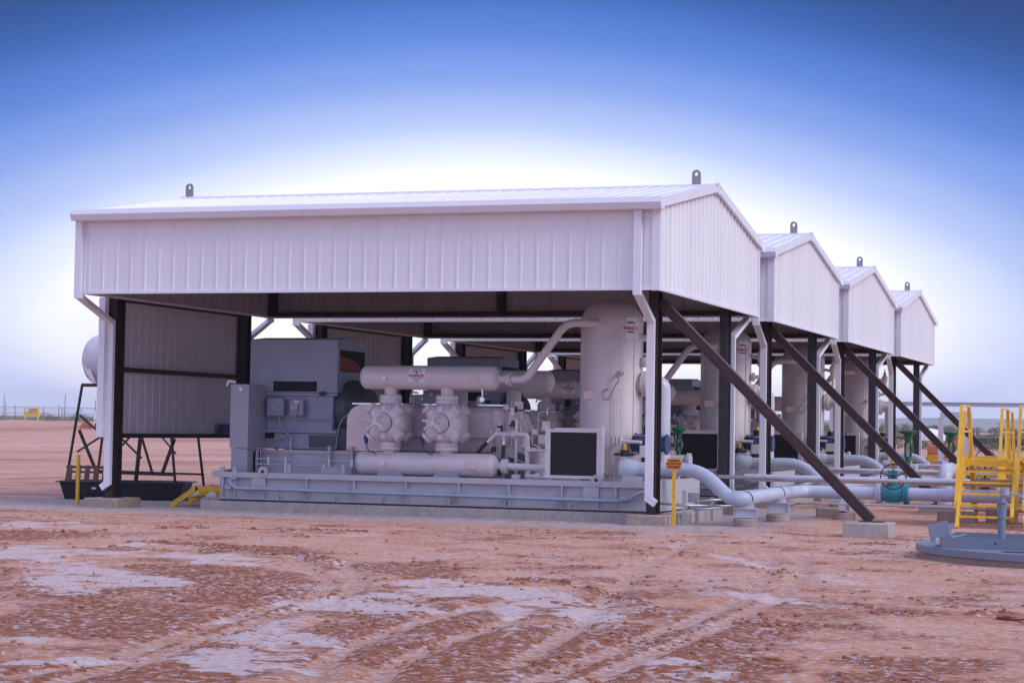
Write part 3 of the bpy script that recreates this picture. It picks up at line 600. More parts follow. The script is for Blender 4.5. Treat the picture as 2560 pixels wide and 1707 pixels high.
for x in (-11.7, -11.35, -10.9, -10.6, -10.2): P(MB().cyl((x, 4.1, 1.5), (x, 4.1, 1.62), .05, 10), 'jack_bolt', M_STEELG, mo)
jb = P(MB().box(-11.89, 3.83, 2.5, -11.4, 3.999, 2.97), 'junction_box', M_GREY, mo, bevel=.01); P(MB().box(-11.76, 3.822, 2.66, -11.56, 3.829, 2.80), 'box_window', M_CAB, mo)
P(MB().box(-11.22, 3.86, 2.52, -10.83, 3.999, 2.95), 'junction_box', M_GREY, mo, bevel=.01); P(MB().box(-11.1, 3.852, 2.85, -10.95, 3.859, 2.93), 'warning_tag', M_LPINK, mo)
P(MB().box(-11.16, 3.78, 2.66, -10.96, 3.86, 2.82), 'switch_box', M_CAB, mo)
P(MB().tube(fillet([(-11.0, 3.8, 2.66), (-11.05, 3.8, 2.3), (-11.3, 3.85, 1.95), (-11.9, 3.9, 1.85)], .25, 6), .018, 8).tube(fillet([(-11.55, 3.9, 2.5), (-11.5, 3.9, 2.2), (-11.2, 3.9, 1.95)], .2, 6), .018, 8), 'conduit', M_CAB, mo)
P(MB().cyl((-11.2, 3.92, 1.0), (-11.2, 3.92, 1.95), .025, 8).cyl((-11.9, 3.97, 2.42), (-9.95, 3.97, 2.42), .013, 6), 'conduit', M_GALV, mo)
mb = MB(); mb.cyl((-10.3, 4.0, 3.1), (-10.3, 3.9, 3.1), .05, 10).box(-10.38, 3.9, 3.07, -10.22, 3.97, 3.17); P(mb, 'hood_clamp', M_STEELG, mo)
P(MB().lathe((-10.05, 4.95, 2.7), (1, 0, 0), [(0, .8), (.3, .8), (.55, .6), (.75, .55)], 36), 'end_bell', M_DKGRN, mo)
P(MB().box(-9.99, 4.15, 1.65, -9.5, 5.7, 2.2), 'bell_foot', M_DKGRN, mo)
P(MB().tube(fillet([(-9.9, 4.0, 1.7), (-9.75, 3.85, 2.4), (-9.3, 3.95, 2.75)], .5, 8), .015, 8), 'conduit', M_CAB, mo)
repeat(mo, 'big blue grey electric motor with box hood under the %s shed')
# conduit rail in front of the motor
cr_ = empty('conduit_rack', (-10.5, 2.95, 1.0), 'low rack of thin conduits in front of the nearest motor', 'conduit rack', 'conduit racks by the motors')
for z in (1.22, 1.36): P(MB().cyl((-11.75, 2.95, z), (-8.95, 2.95, z - .02), .016, 8), 'conduit', M_GALV, cr_)
for x in (-11.35, -10.85, -9.6, -8.95): P(MB().box(x - .03, 2.9, 1.0 if x in (-10.85,) else 1.2, x + .03, 2.93, 1.42), 'rack_post', M_GALV, cr_)
for x in (-10.75, -9.75, -9.2): P(MB().box(x - .05, 2.9, 1.0, x + .05, 3.0, 1.25), 'stanchion', M_SKID, cr_)
P(MB().box(-9.75, 2.88, 1.0, -9.25, 3.1, 1.18), 'drip_box', M_CAB, cr_)
repeat(cr_, 'low rack of thin conduits in front of the %s motor')
# compressor: crankcase, guard, cylinders, bottles
cp = empty('gas_compressor', (-7.3, 4.5, 1.0), 'beige gas compressor with two long bottles and paired cylinders under the nearest shed', 'compressor', 'beige gas compressors')
poly = [(-9.55, 1.64), (-8.42, 1.64), (-8.42, 2.84)] + [(-9.55 + .45 * (1 - math.sin(a)), 2.84 - .42 * (1 - math.cos(a))) for a in [math.pi / 2 * k / 6 for k in range(7)]]
P(MB().prism(poly, (0, 3.9, 0), (1, 0, 0), (0, 0, 1), (0, 1, 0), 1.9), 'coupling_guard', M_PINK, cp)
P(MB().box(-8.35, 4.35, 1.62, -5.15, 5.6, 2.82), 'crankcase', M_BEIGE, cp, bevel=.03)
P(MB().box(-8.2, 4.25, 2.0, -5.3, 4.35, 2.7), 'crosshead_cover', M_BEIGE, cp, bevel=.02)
P(MB().box(-9.5, 4.1, 2.845, -5.2, 4.3, 2.885), 'tray', M_CHROME, cp)
P(MB().box(-7.55, 4.32, 2.89, -7.1, 4.6, 3.25), 'terminal_box', M_CAB, cp); P(MB().box(-7.37, 4.31, 3.1, -7.28, 4.319, 3.17), 'name_tag', M_WHITE, cp)
for x in (-7.85, -6.7, -5.95): P(MB().lathe((x, 4.3, 2.89), (0, 0, 1), [(0, .08), (.16, .08), (.22, .03)], 12), 'relief_cap', M_BEIGE, cp)
def cylinder_unit(cx, wheel):
    root = cp
    cy, cz = 3.3, 2.37
    b = MB(); b.lathe((cx, 4.15, cz), (0, -1, 0), [(0, .3), (.35, .34), (.5, .48), (.62, .51), (1.0, .51), (1.14, .48), (1.24, .40), (1.3, .30)], 36)
    b.cyl((cx, cy, cz), (cx, cy, 2.9), .24, 28); b.cyl((cx, cy, cz), (cx, cy, 1.83), .24, 28)
    for sx in (-1, 1):
        for sz in (-1, 1):
            for y in (3.02, 3.62):
                d = Vector((sx, 0, sz * .9)).normalized(); b.lathe(Vector((cx, y, cz)) + d * .2, d, [(0, .22), (.2, .19), (.31, .15)], 20)
    c = P(b, 'cylinder_body', M_BEIGE, root)
    def sub(mb, name, m):
        o = mb.build(name, m, c); return o
    for sx in (-1, 1):
        for sz in (-1, 1):
            for y in (3.02, 3.62):
                d = Vector((sx, -.16, sz * .9)).normalized(); p = Vector((cx, y, cz)) + d * .52
                v = MB(); v.lathe(p, d, [(0, .165), (.05, .165), (.06, .14), (.09, .14), (.10, .07)], 24); xx, yy = perp(d)
                for i in range(8):
                    a = 2 * math.pi * i / 8; e = p + (xx * math.cos(a) + yy * math.sin(a)) * .14; v.cyl(e, e + d * .085, .018, 6)
                sub(v, 'valve_cap', M_BEIGE)
    h = MB(); h.lathe((cx, 2.80, cz), (0, -1, 0), [(0, .24), (.05, .24), (.055, .155), (.02, .15), (.02, .02)], 32)
    for i in range(16):
        a = 2 * math.pi * i / 16; e = Vector((cx + .198 * math.cos(a), 2.75, cz + .198 * math.sin(a))); h.cyl(e, e + Vector((0, -.05, 0)), .023, 6)
    sub(h, 'cylinder_head', M_BEIGE); sub(MB().lathe((cx, 2.83, cz), (0, -1, 0), [(0, .25), (.028, .25)], 32), 'head_gap_shade', M_STEEL)  # dark ring added as the shade in the gap behind the head
    hw = MB(); hc = Vector((cx - .03, 2.38, cz)); hw.cyl((hc.x, 2.8, hc.z), hc, .028, 10); hw.cyl(hc, hc + Vector((0, -.03, 0)), .06, 14)
    for a in (95, 165, 215, 318, 335):
        e = Vector((math.cos(R(a)), 0, math.sin(R(a)))); hw.cyl(hc, hc + e * (.29 if a != 335 else .22), .024, 8, .034)
    sub(hw, 'unloader_handwheel', M_BEIGE)
    for z, s in ((2.97, 1), (1.77, -1)):
        fl = MB(); fl.flange((cx, cy, z), (0, 0, 1), .295, .085, 14, .03); sub(fl, 'bottle_flange', M_BEIGE)
    for z in (2.72, 2.02): sub(MB().box(cx - .06, 2.82, z - .06, cx + .06, 2.86, z + .07), 'name_plate', M_BEIGE)
    sub(MB().cyl((cx - .5, 2.9, 1.97), (cx - .5, 2.9, 1.82), .05, 12).cyl((cx - .55, 2.9, 1.97), (cx - .45, 2.9, 1.97), .06, 12), 'blue_sensor', M_NAVY)
    sub(MB().tube(fillet([(cx - .5, 2.9, 1.84), (cx - .47, 2.92, 1.65), (cx - .25, 3.0, 1.55)], .12, 5), .016, 8), 'sensor_cable', M_NAVY)
for i, cx in enumerate((-8.05, -6.47)): cylinder_unit(cx, i)
for cx in (-7.3, -5.75):                                                     # far-side throws, partly seen between the front ones
    b = MB(); b.lathe((cx, 5.6, 2.37), (0, 1, 0), [(0, .3), (.35, .34), (.5, .46), (1.05, .46), (1.3, .34)], 24); b.cyl((cx, 6.5, 2.37), (cx, 6.5, 3.3), .2, 20); P(b, 'rear_cylinder', M_BEIGE, cp)
def bottle(y, z, x0, x1, r, name='bottle'):
    n_ = 8; L = x1 - x0; e = r * .62
    prof = [(e * (1 - math.cos(a)), r * math.sin(a)) for a in [max(.02, math.pi / 2 * k / n_) for k in range(n_ + 1)]]
    prof = prof + [(L - h, rr) for h, rr in prof[::-1]]
    return P(MB().lathe((x0, y, z), (1, 0, 0), prof, 48), name, M_BEIGE, cp)
ub = bottle(3.3, 3.55, -8.9, -5.02, .315, 'upper_bottle'); lb = bottle(3.3, 1.315, -9.0, -5.05, .30, 'lower_bottle'); rb = bottle(6.5, 3.55, -8.3, -4.6, .3, 'rear_bottle')
for cx in (-8.05, -6.47):
    MB().lathe((cx, 3.3, 3.03), (0, 0, 1), [(0, .165), (.17, .165), (.27, .19), (.33, .27)], 28).build('neck', M_BEIGE, ub); MB().lathe((cx, 3.3, 1.71), (0, 0, -1), [(0, .17), (.1, .18), (.16, .25)], 28).build('neck', M_BEIGE, lb)
    P(MB().prism([(-.36, 0), (.36, 0), (.30, .12), (-.30, .12)], (cx + .1, 3.05, .99), (1, 0, 0), (0, 0, 1), (0, 1, 0), .5), 'wedge_support', M_CAB, cp)
for b_, z in ((ub, 3.53), (lb, 1.30)):
    MB().cyl((-8.1, 3.0, z), (-8.1, 2.93, z), .05, 18).build('gauge', M_CHROME, b_); MB().cyl((-8.1, 2.929, z), (-8.1, 2.924, z), .042, 18).build('gauge_face', M_WHITE, b_)
    MB().box(-5.78, 2.96, z - .09, -5.5, 3.03, z + .1).build('name_plate', M_LPINK, b_, bevel=.005)
# round sticker on the upper bottle: curved to its surface
def sticker(cx, cz, w, h, yc, r, parent, zc, txt=True):
    mb = MB(); n_ = 10; rr = r + .004; b = 0
    ang = lambda zz: math.asin(max(-1, min(1, (zz - zc) / rr)))
    for i in range(n_ + 1):
        zz = cz - h / 2 + h * i / n_; y = yc - rr * math.cos(ang(zz)); mb.v += [(cx - w / 2, y, zz), (cx + w / 2, y, zz)]
    for i in range(n_): mb.f.append((2 * i, 2 * i + 1, 2 * i + 3, 2 * i + 2))
    st = mb.build('maker_sticker', M_WHITE, parent)
    def put(s, size, dx, dz, m, rot=0, bold=0, sx=1):
        zz = cz + dz; a = ang(zz); y = yc - (rr + .003) * math.cos(a)
        text(s, size, m, (cx + dx, y, zc + (rr + .003) * math.sin(a)), (R(90) - a, rot, 0), 'lettering', st, .001, bold, sx)
    put('WARRIOR', .095, 0, -.01, M_RED, 0, .004, 1.0); put('COMPRESSORS', .042, 0, -.085, M_TXT, 0, .0, 1.1); put('by Wilson', .036, 0, -.145, M_TXT, 0, .001)
    for i, chh in enumerate('AMERICAN'):
        a = R(160 - i * 20); put(chh, .045, .14 * math.cos(a), .05 + .115 * math.sin(a), M_TXT, -(math.pi / 2 - a) * -1 if False else (math.pi / 2 - a), .001)
    fr = MB(); ny_ = yc - rr - .004
    fr.ring((cx, ny_ + .004, cz + .085), (0, 1, 0), .035, .004, 20, 4); fr.box(cx - .012, ny_, cz + .06, cx + .012, ny_ + .004, cz + .11)
    for z_ in (-.055, .045): fr.box(cx - .2, ny_ + abs(z_) * .08, cz + z_ - .002, cx + .2, ny_ + .008 + abs(z_) * .08, cz + z_ + .002) if z_ < 0 else None
    fr.build('emblem', M_TXT, st)
sticker(-7.22, 3.60, .46, .36, 3.3, .315, ub, 3.55)
# discharge line from upper bottle to vessel
P(MB().cyl((-5.1, 3.3, 3.53), (-4.86, 3.3, 3.53), .105, 20).flange((-4.78, 3.3, 3.53), (1, 0, 0), .175, .05, 10, .018).tube(fillet([(-4.72, 3.3, 3.53), (-4.33, 3.3, 3.53), (-3.3, 3.4, 4.98), (-2.72, 3.5, 4.98), (-2.55, 3.9, 4.98)], .35, 8), .105, 20), 'upper_line', M_BEIGE, cp)
P(MB().cyl((-5.1, 3.3, 1.31), (-4.95, 3.3, 1.31), .1, 20).flange((-4.86, 3.3, 1.31), (1, 0, 0), .19, .05, 10, .02).tube([(-4.8, 3.3, 1.31), (-3.7, 3.3, 1.28)], .09, 20), 'lower_line', M_BEIGE, cp)
P(MB().cyl((-5.43, 3.1, 3.27), (-5.43, 3.1, 3.08), .02, 8).cyl((-5.43, 3.07, 3.0), (-5.43, 3.13, 3.0), .065, 18).cyl((-5.4, 3.1, 3.15), (-5.3, 3.1, 3.15), .012, 6), 'hanging_gauge', M_CHROME, cp)
repeat(cp, 'beige gas compressor with two long bottles and paired cylinders under the %s shed')
# lube piping between compressor and radiator
lp = empty('lube_piping', (-4.4, 3.4, 1.0), 'tangle of beige lube pipes and dark red hoses left of the nearest radiator', 'piping', 'lube piping clusters')
def T(pts, r, name='pipe', m=None, rad=.1, extra=None): 
    mb = MB().tube(fillet(pts, rad, 5), r, 14)
    if extra: extra(mb)
    return P(mb, name, m or M_BEIGE, lp)
T([(-5.25, 3.6, 2.12), (-4.95, 3.6, 2.12), (-4.36, 3.6, 2.12), (-4.36, 3.6, .98), (-3.7, 3.6, .98)], .06, extra=lambda m: m.flange((-4.75, 3.6, 2.12), (1, 0, 0), .11, .03, 8, .012).cyl((-4.36, 3.6, 1.6), (-4.36, 3.6, 1.82), .075, 14))
T([(-4.36, 3.55, 1.72), (-3.8, 3.55, 1.72), (-3.8, 3.55, 2.03), (-3.55, 3.5, 2.03)], .04)
T([(-5.0, 3.6, 2.12), (-5.0, 3.6, 1.95)], .055); T([(-5.2, 3.6, 2.15), (-5.35, 3.6, 2.0)], .06)
T([(-5.0, 3.6, 1.95), (-5.0, 3.6, 1.84)], .05, 'hose_ferrule', M_CHROME); T([(-5.35, 3.6, 2.0), (-5.45, 3.55, 1.9)], .045, 'hose_ferrule', M_CHROME)
T([(-5.0, 3.6, 1.84), (-5.0, 3.55, 1.5), (-5.08, 3.5, 1.05)], .05, 'hose', M_HOSE, .2); T([(-5.45, 3.55, 1.9), (-5.7, 3.5, 1.62), (-5.8, 3.5, 1.3)], .05, 'hose', M_HOSE, .2)
T([(-4.3, 3.3, 1.08), (-3.7, 3.3, 1.05)], .055, extra=lambda m: m.cyl((-4.02, 3.3, 1.07), (-3.88, 3.3, 1.065), .09, 16).cyl((-3.8, 3.3, 1.2), (-3.78, 3.3, .95), .03, 10))
T([(-4.7, 3.7, 1.0), (-4.7, 3.7, 2.5)], .04); P(MB().box(-5.5, 4.1, 1.5, -4.9, 4.4, 2.75), 'filter_housing', M_BEIGE, lp, bevel=.03)
P(MB().lathe((-4.15, 4.2, 1.0), (0, 0, 1), [(0, .22), (.55, .22), (.72, .1)], 20), 'filter_bowl', M_BEIGE, lp)
for x, z in ((-4.1, 2.0), (-4.0, 2.35), (-4.9, 2.5), (-4.75, 2.85)): P(MB().box(x - .09, 3.95, z - .12, x + .09, 4.1, z + .12), 'instrument_box', M_BEIGE, lp)
for x, z0, z1 in ((-4.5, 1, 2.6), (-4.95, 2.2, 3.0), (-4.2, 1.9, 2.7), (-5.15, 2.2, 2.9)): P(MB().cyl((x, 4.0, z0), (x, 4.0, z1), .022, 8).cyl((x - .06, 4.0, (z0 + z1) / 2 + .2), (x + .06, 4.0, (z0 + z1) / 2 + .2), .035, 8), 'tubing', M_GALV, lp)
qg = random.Random(8)
for i in range(26):
    x, y, z = qg.uniform(-5.5, -3.75), qg.uniform(3.7, 4.0), qg.uniform(1.7, 2.95); L_ = qg.uniform(.15, .5); k = i % 4
    if k == 0: m_ = MB().tube(fillet([(x, y, z), (x, y, z - L_), (x + qg.uniform(-.4, .4), y, z - L_ - .05), (x + .3, y, z - L_ - .3)], .06, 4), qg.uniform(.01, .022), 8); nm = 'tubing'
    elif k == 1: m_ = MB().cyl((x, y, z), (x, y, z + L_ * .5), qg.uniform(.04, .07), 12).cyl((x, y, z + L_ * .5), (x, y, z + L_ * .6), .03, 10).cyl((x - .1, y, z + .05), (x + .1, y, z + .05), .025, 10); nm = 'fitting'
    elif k == 2: m_ = MB().box(x - .06, y - .05, z - .07, x + .06, y + .05, z + .07).cyl((x, y - .06, z), (x, y - .02, z), .045, 12); nm = 'instrument'
    else: m_ = MB().cyl((x - L_ / 2, y, z), (x + L_ / 2, y, z), qg.uniform(.018, .035), 10).cyl((x, y, z - .08), (x, y, z + .1), .03, 10); nm = 'fitting'
    P(m_, nm, qg.choice((M_BEIGE, M_BEIGE, M_GALV, M_STEELG)), lp)
P(MB().box(-4.62, 3.15, 1.0, -4.42, 3.3, 1.1), 'foot_block', M_PIPE, lp)
repeat(lp, 'tangle of beige lube pipes and dark red hoses left of the %s radiator')
# radiator
ra = empty('radiator', (-2.85, 2.9, 1.0), 'upright radiator with black core in a pale frame on the nearest skid', 'radiator', 'black cored radiators')
mb = MB(); mb.box(-3.61, 2.78, 1.05, -3.48, 3.0, 2.28).box(-2.26, 2.78, 1.05, -2.12, 3.0, 2.28).box(-3.479, 2.79, 1.05, -2.261, 3.0, 1.12).box(-3.479, 2.79, 2.2, -2.261, 3.0, 2.26).prism([(-3.42, 2.26), (-3.34, 2.31), (-2.3, 2.31), (-2.24, 2.26)], (0, 2.8, 0), (1, 0, 0), (0, 0, 1), (0, 1, 0), .18).box(-3.61, 2.8, 2.28, -3.57, 2.95, 2.36).box(-2.16, 2.8, 2.28, -2.12, 2.95, 2.36)
P(mb, 'frame', M_BEIGE, ra)
mb = MB().box(-3.48, 2.83, 1.12, -2.26, 2.97, 2.2)
for k in range(36): z = 1.14 + k * .0295; mb.box(-3.48, 2.824, z, -2.26, 2.831, z + .006)
P(mb, 'core', M_BLACK, ra); P(MB().box(-3.55, 2.85, .94, -3.45, 2.95, 1.05).box(-2.3, 2.85, .94, -2.2, 2.95, 1.05), 'foot', M_BEIGE, ra)
repeat(ra, 'upright radiator with black core in a pale frame on the %s skid')
# scrubber vessel
vs = empty('scrubber_vessel', (-2.45, 4.65, 1.0), 'tall beige domed scrubber vessel under the nearest shed', 'vessel', 'tall scrubber vessels')
VR = .81; VX, VY = -2.45, 4.65; prof = [(0, VR + .04), (.05, VR + .04), (.06, VR), (3.9, VR)] + [(3.9 + .62 * math.sin(a), max(.02, VR * math.cos(a))) for a in [math.pi / 2 * k / 10 for k in range(1, 11)]]
P(MB().lathe((VX, VY, 1.15), (0, 0, 1), prof, 64), 'shell', M_BEIGE, vs); P(MB().cyl((VX, VY, .94), (VX, VY, 1.2), VR - .04, 40), 'skirt', M_BEIGE, vs)
P(MB().ring((VX, VY, 3.3), (0, 0, 1), VR + .002, .007, 64, 6), 'weld_seam', M_BEIGE, vs); P(MB().ring((VX, VY, 5.05), (0, 0, 1), VR + .002, .006, 64, 6), 'weld_seam', M_BEIGE, vs)
P(MB().cyl((-2.55, 4.0, 4.98), (-2.55, 3.78, 4.98), .13, 24).cyl((-2.55, 3.88, 4.98), (-2.55, 3.83, 4.98), .17, 24), 'inlet_nozzle', M_BEIGE, vs)
P(MB().cyl((-1.72, 4.6, 3.47), (-1.55, 4.6, 3.47), .23, 28).flange((-1.5, 4.6, 3.47), (1, 0, 0), .33, .07, 14, .026), 'side_nozzle', M_BEIGE, vs)
P(MB().cyl((-1.72, 4.6, 4.03), (-1.6, 4.6, 4.03), .08, 18).flange((-1.55, 4.6, 4.03), (1, 0, 0), .14, .035, 8, .014).tube(fillet([(-1.5, 4.6, 4.03), (-1.3, 4.6, 4.03), (-1.3, 4.6, 4.55)], .15, 6), .065, 14).flange((-1.3, 4.6, 4.42), (0, 0, 1), .12, .03, 8, .012), 'relief_elbow', M_BEIGE, vs)
P(MB().lathe((-1.3, 4.6, 4.5), (0, 0, 1), [(0, .09), (.12, .13), (.32, .13), (.36, .07), (.5, .06), (.52, .03), (.64, .02)], 18).cyl((-1.42, 4.6, 4.66), (-1.65, 4.6, 4.7), .06, 14), 'relief_valve', M_BEIGE, vs)
P(MB().cyl((-1.62, 3.85, .95), (-1.62, 3.85, 5.0), .022, 10).tube([(-2.1, 3.82, .95), (-2.1, 3.82, 4.75)], .018, 8).tube([(-1.95, 3.84, .95), (-1.95, 3.84, 3.3)], .015, 8), 'level_bridle', M_BEIGE, vs)
P(MB().cyl((-1.98, 4.0, 3.72), (-1.98, 3.7, 3.72), .055, 16).cyl((-1.98, 3.72, 3.72), (-1.98, 3.72, 3.5), .015, 6), 'transmitter', M_CAB, vs)
P(MB().tube(fillet([(-1.98, 3.72, 3.5), (-2.05, 3.72, 3.45), (-2.25, 3.75, 3.05), (-2.42, 3.78, 3.05), (-2.45, 3.8, 3.25), (-2.3, 3.8, 3.32)], .12, 6), .02, 8), 'flex_conduit', M_CAB, vs)
P(MB().box(-2.95, 3.86, 3.06, -2.68, 3.92, 3.26), 'name_plate', M_LPINK, vs)
mb = MB(); n_ = 6
for i in range(n_ + 1):
    a = R(-48 + i * 30 / n_); mb.v += [(VX + (VR + .005) * math.cos(a) * 1, VY + (VR + .005) * math.sin(a), z) for z in (4.62, 5.15)]
for i in range(n_): mb.f.append((2 * i, 2 * i + 2, 2 * i + 3, 2 * i + 1))
st = P(mb, 'maker_sticker', M_WHITE, vs)
a = R(-38)
for s_, z_, sz, m_ in (('WARRIOR', 4.87, .12, M_RED), ('AMERICAN', 5.02, .06, M_TXT), ('COMPRESSORS', 4.78, .045, M_TXT)):
    text(s_, sz, m_, (VX + (VR + .012) * math.cos(a), VY + (VR + .012) * math.sin(a), z_), (R(90), 0, a + R(90)), 'lettering', st, .001, .002, .8)
P(MB().tube(fillet([(-2.0, 3.9, 2.0), (-2.0, 3.5, 2.0), (-1.3, 3.5, 1.98)], .05, 4), .045, 12).cyl((-1.75, 3.5, 1.0), (-1.75, 3.5, 1.98), .04, 10), 'drain_line', M_BEIGE, vs)
for x in (-2.05, -1.95, -1.85): P(MB().cyl((x, 3.5, 1.93), (x, 3.5, 2.1), .05, 10), 'drain_valve', M_BEIGE, vs)
repeat(vs, 'tall beige domed scrubber vessel under the %s shed')
# suction riser elbow
sr = empty('riser_pipe', (-1.1, 4.6, 1.2), 'thick grey riser pipe bending down from the vessel of the nearest shed', 'pipe', 'riser pipes beside the vessels')
P(MB().tube(fillet([(-1.42, 4.6, 3.47), (-1.07, 4.6, 3.47), (-1.07, 4.6, 1.35)], .42, 12), .215, 28), 'pipe_run', M_PIPE, sr); P(MB().ring((-1.07, 4.6, 2.9), (0, 0, 1), .217, .008, 32, 6).ring((-1.07, 4.6, 1.75), (0, 0, 1), .217, .008, 32, 6), 'weld_seam', M_PIPE, sr)
repeat(sr, 'thick grey riser pipe bending down from the vessel of the %s shed')
# valves clustered at the right end of the skid
def actuator(root):
    P(MB().lathe((-1.42, 3.95, 1.93), (0, -1, 0), [(0, .26), (.18, .26), (.2, .2), (.26, .18), (.27, .05), (.3, .05)], 28), 'diaphragm_drum', M_NAVY, root)
    P(MB().cyl((-1.5, 4.0, 1.93), (-.78, 4.0, 1.93), .22, 28).cyl((-1.63, 4.0, 1.93), (-1.58, 4.0, 1.93), .28, 28).cyl((-.8, 4.0, 1.93), (-.75, 4.0, 1.93), .26, 28), 'cylinder', M_NAVY, root)
    P(MB().box(-1.4, 3.85, 1.45, -1.15, 4.15, 1.75).cyl((-1.27, 4.0, 1.2), (-1.27, 4.0, 1.5), .08, 12), 'yoke', M_STEELG, root)
    for z in (2.14, 1.72): P(MB().cyl((-1.6, 3.75, z), (-.78, 3.75, z), .026, 8), 'tie_rod', M_CHROME, root)
    P(MB().cyl((-1.27, 4.0, 2.17), (-1.27, 4.0, 2.34), .13, 16), 'limit_switch', M_TXT, root); P(MB().cyl((-1.27, 4.0, 2.34), (-1.27, 4.0, 2.44), .06, 14), 'indicator', M_BRASS, root)
    P(MB().tube(fillet([(-1.0, 3.72, 1.8), (-.9, 3.7, 1.6), (-1.1, 3.7, 1.35)], .1, 5), .012, 6), 'air_line', M_GALV, root)
ac = empty('valve_actuator', (-1.3, 4, 1.2), 'navy blue drum actuator with yellow cap at the right end of the nearest skid', 'actuator', 'navy valve actuators'); actuator(ac); repeat(ac, 'navy blue drum actuator with yellow cap at the right end of the %s skid')
rg = empty('regulator', (-1.65, 3.3, 1.2), 'small dark pressure regulator with yellow cap beside the nearest pipe cap', 'regulator', 'small yellow capped regulators')
P(MB().cyl((-1.68, 3.3, 1.62), (-1.68, 3.3, 1.78), .11, 14).box(-1.95, 3.25, 1.64, -1.45, 3.35, 1.7), 'body', M_STEEL, rg); P(MB().cyl((-1.68, 3.3, 1.78), (-1.68, 3.3, 1.9), .05, 12), 'cap', M_BRASS, rg); P(MB().cyl((-1.68, 3.3, 1.3), (-1.68, 3.3, 1.6), .03, 8).cyl((-1.8, 3.3, 1.45), (-1.8, 3.3, 1.6), .02, 8), 'stem', M_BEIGE, rg)
P(MB().box(-1.35, 3.5, 1.6, -.95, 3.7, 1.9), 'body_block', M_BEIGE, rg)
repeat(rg, 'small dark pressure regulator with yellow cap beside the %s pipe cap')
# the main suction line of each unit: blind cap, bend to the ground support, run back and out to the right as a header
PR = .17
ml = empty('process_pipe', (0, 3, 0), 'thick blue grey pipe stepping down from the nearest skid and running right over pipe stands', 'pipe', 'thick process pipes on stands')
path = fillet([(-1.3, 3.0, 1.32), (.33, 3.0, 1.34), (1.18, 2.6, .665), (1.55, 2.45, .665), (1.72, 5.6, .72), (1.85, 8.2, .72), (2.6, 8.2, .72), (16, 8.2, .70)], .5, 10)
P(MB().tube(path, PR, 28), 'pipe_run', M_PIPEB, ml)
P(MB().lathe((-1.75, 3.0, 1.32), (1, 0, 0), [(0, .02), (.02, .16), (.08, .235), (.2, .26), (.36, .25), (.5, .19), (.58, PR)], 32), 'blind_cap', M_PIPEB, ml)
P(MB().flange((-1.28, 3.0, 1.33), (1, 0, 0), .0, .001, 1, .001), 'seat', M_PIPEB, ml)
for i in range(5): a = R(150 - 30 * i); P(MB().cyl((-1.5 + .17 * math.cos(a), 3.0 - .05, 1.57), (-1.5 + .17 * math.cos(a), 3.0 - .05, 1.61), .03, 6), 'stud', M_PIPEB, ml)
for p, d in (((.1, 3.0, 1.338), (1, 0, 0)), ((2.4, 8.2, .72), (1, 0, 0)), ((5.2, 8.2, .715), (1, 0, 0))): P(MB().ring(p, d, PR + .001, .006, 32, 6), 'weld_seam', M_PIPEB, ml)
P(MB().box(-1.6, 2.8, .98, -1.1, 3.2, 1.15), 'saddle', M_SKID, ml)
repeat(ml, 'thick blue grey pipe stepping down from the %s skid and running right over pipe stands')
def stand(x, y, zt, rot, label, r=.3, cz=.2):
    s = empty('pipe_stand', (x, y, 0), label, 'pipe stand', 'pipe stands on round concrete bases')
    MB().lathe((0, 0, -.2), (0, 0, 1), [(0, r), (cz + .17, r), (cz + .2, r - .03)], 32).build('concrete_base', M_FOOT, s)
    w = r * .95; mb = MB(); mb.box(-w, -.1, cz + .02, w, .1, cz + .04).box(-w, -.1, zt - .24, w, .1, zt - .22); mb.box(-w + .02, -.012, cz + .04, w - .02, .012, zt - .24)
    mb.box(-w, -.09, cz + .02, -w + .015, .09, zt - .24).box(w - .015, -.09, cz + .02, w, .09, zt - .24); mb.build('steel_beam', M_PIPE, s)
    MB().prism([(-.16, zt - .22), (.22, zt - .22), (.15, zt - .05), (.1, zt - .12), (0, zt - .155), (-.1, zt - .12), (-.15, zt - .05)], (0, -.05, 0), (1, 0, 0), (0, 0, 1), (0, 1, 0), .1).build('saddle', M_PIPE, s)
    mb = MB(); pts = [(.175 * math.cos(R(a)), 0, zt + .175 * math.sin(R(a))) for a in range(-20, 201, 10)]; mb.tube(pts, .012, 6); mb.build('u_bolt', M_STEELG, s)
    s.rotation_euler = (0, 0, rot); return s
for k in range(4):
    w = WHICH[k]
    a_ = 'steel pipe stand on round concrete base, in front of the bend of the %s unit' % w
    b_ = 'steel pipe stand on round concrete base behind the bend of the %s unit' % w
    stand(1.57, 2.6 + D * k, .665, R(8), a_); stand(1.73, 5.7 + D * k, .72, R(8), b_)
    if k == 0: stand(3.0, 8.2, .72, R(90), 'steel pipe stand under the straight header just left of the teal valve')
# slim lines running right, two per unit
for k in range(4):
    mb = MB().tube([(.0, 6.4 + D * k, 1.10), (16, 6.4 + D * k, 1.10)], .05, 12); o = mb.build('slim_pipe', M_GALV); tag(o, 'slim galvanised upper pipe running right from the %s unit' % WHICH[k], 'pipe', 'slim pipes running right')
    mb = MB().tube([(.0, 9.6 + D * k, 1.02), (16, 9.6 + D * k, 1.02)], .1, 14); o = mb.build('medium_pipe', M_PIPE); tag(o, 'medium pale pipe running right behind the header of the %s unit' % WHICH[k], 'pipe', 'medium pale pipes running right')
    mb = MB().tube(fillet([(-.3, 7.2 + D * k, .62), (.4, 9.0 + D * k, .66), (1.9, 10.0 + D * k, .9), (2.4, 10.0 + D * k, 1.1), (2.6, 9.6 + D * k, 1.05)], .3, 6), .05, 10); o = mb.build('bent_conduit', M_GALV); tag(o, 'bent galvanised conduit rising into the pipe run behind the %s unit' % WHICH[k], 'conduit', 'bent conduits')
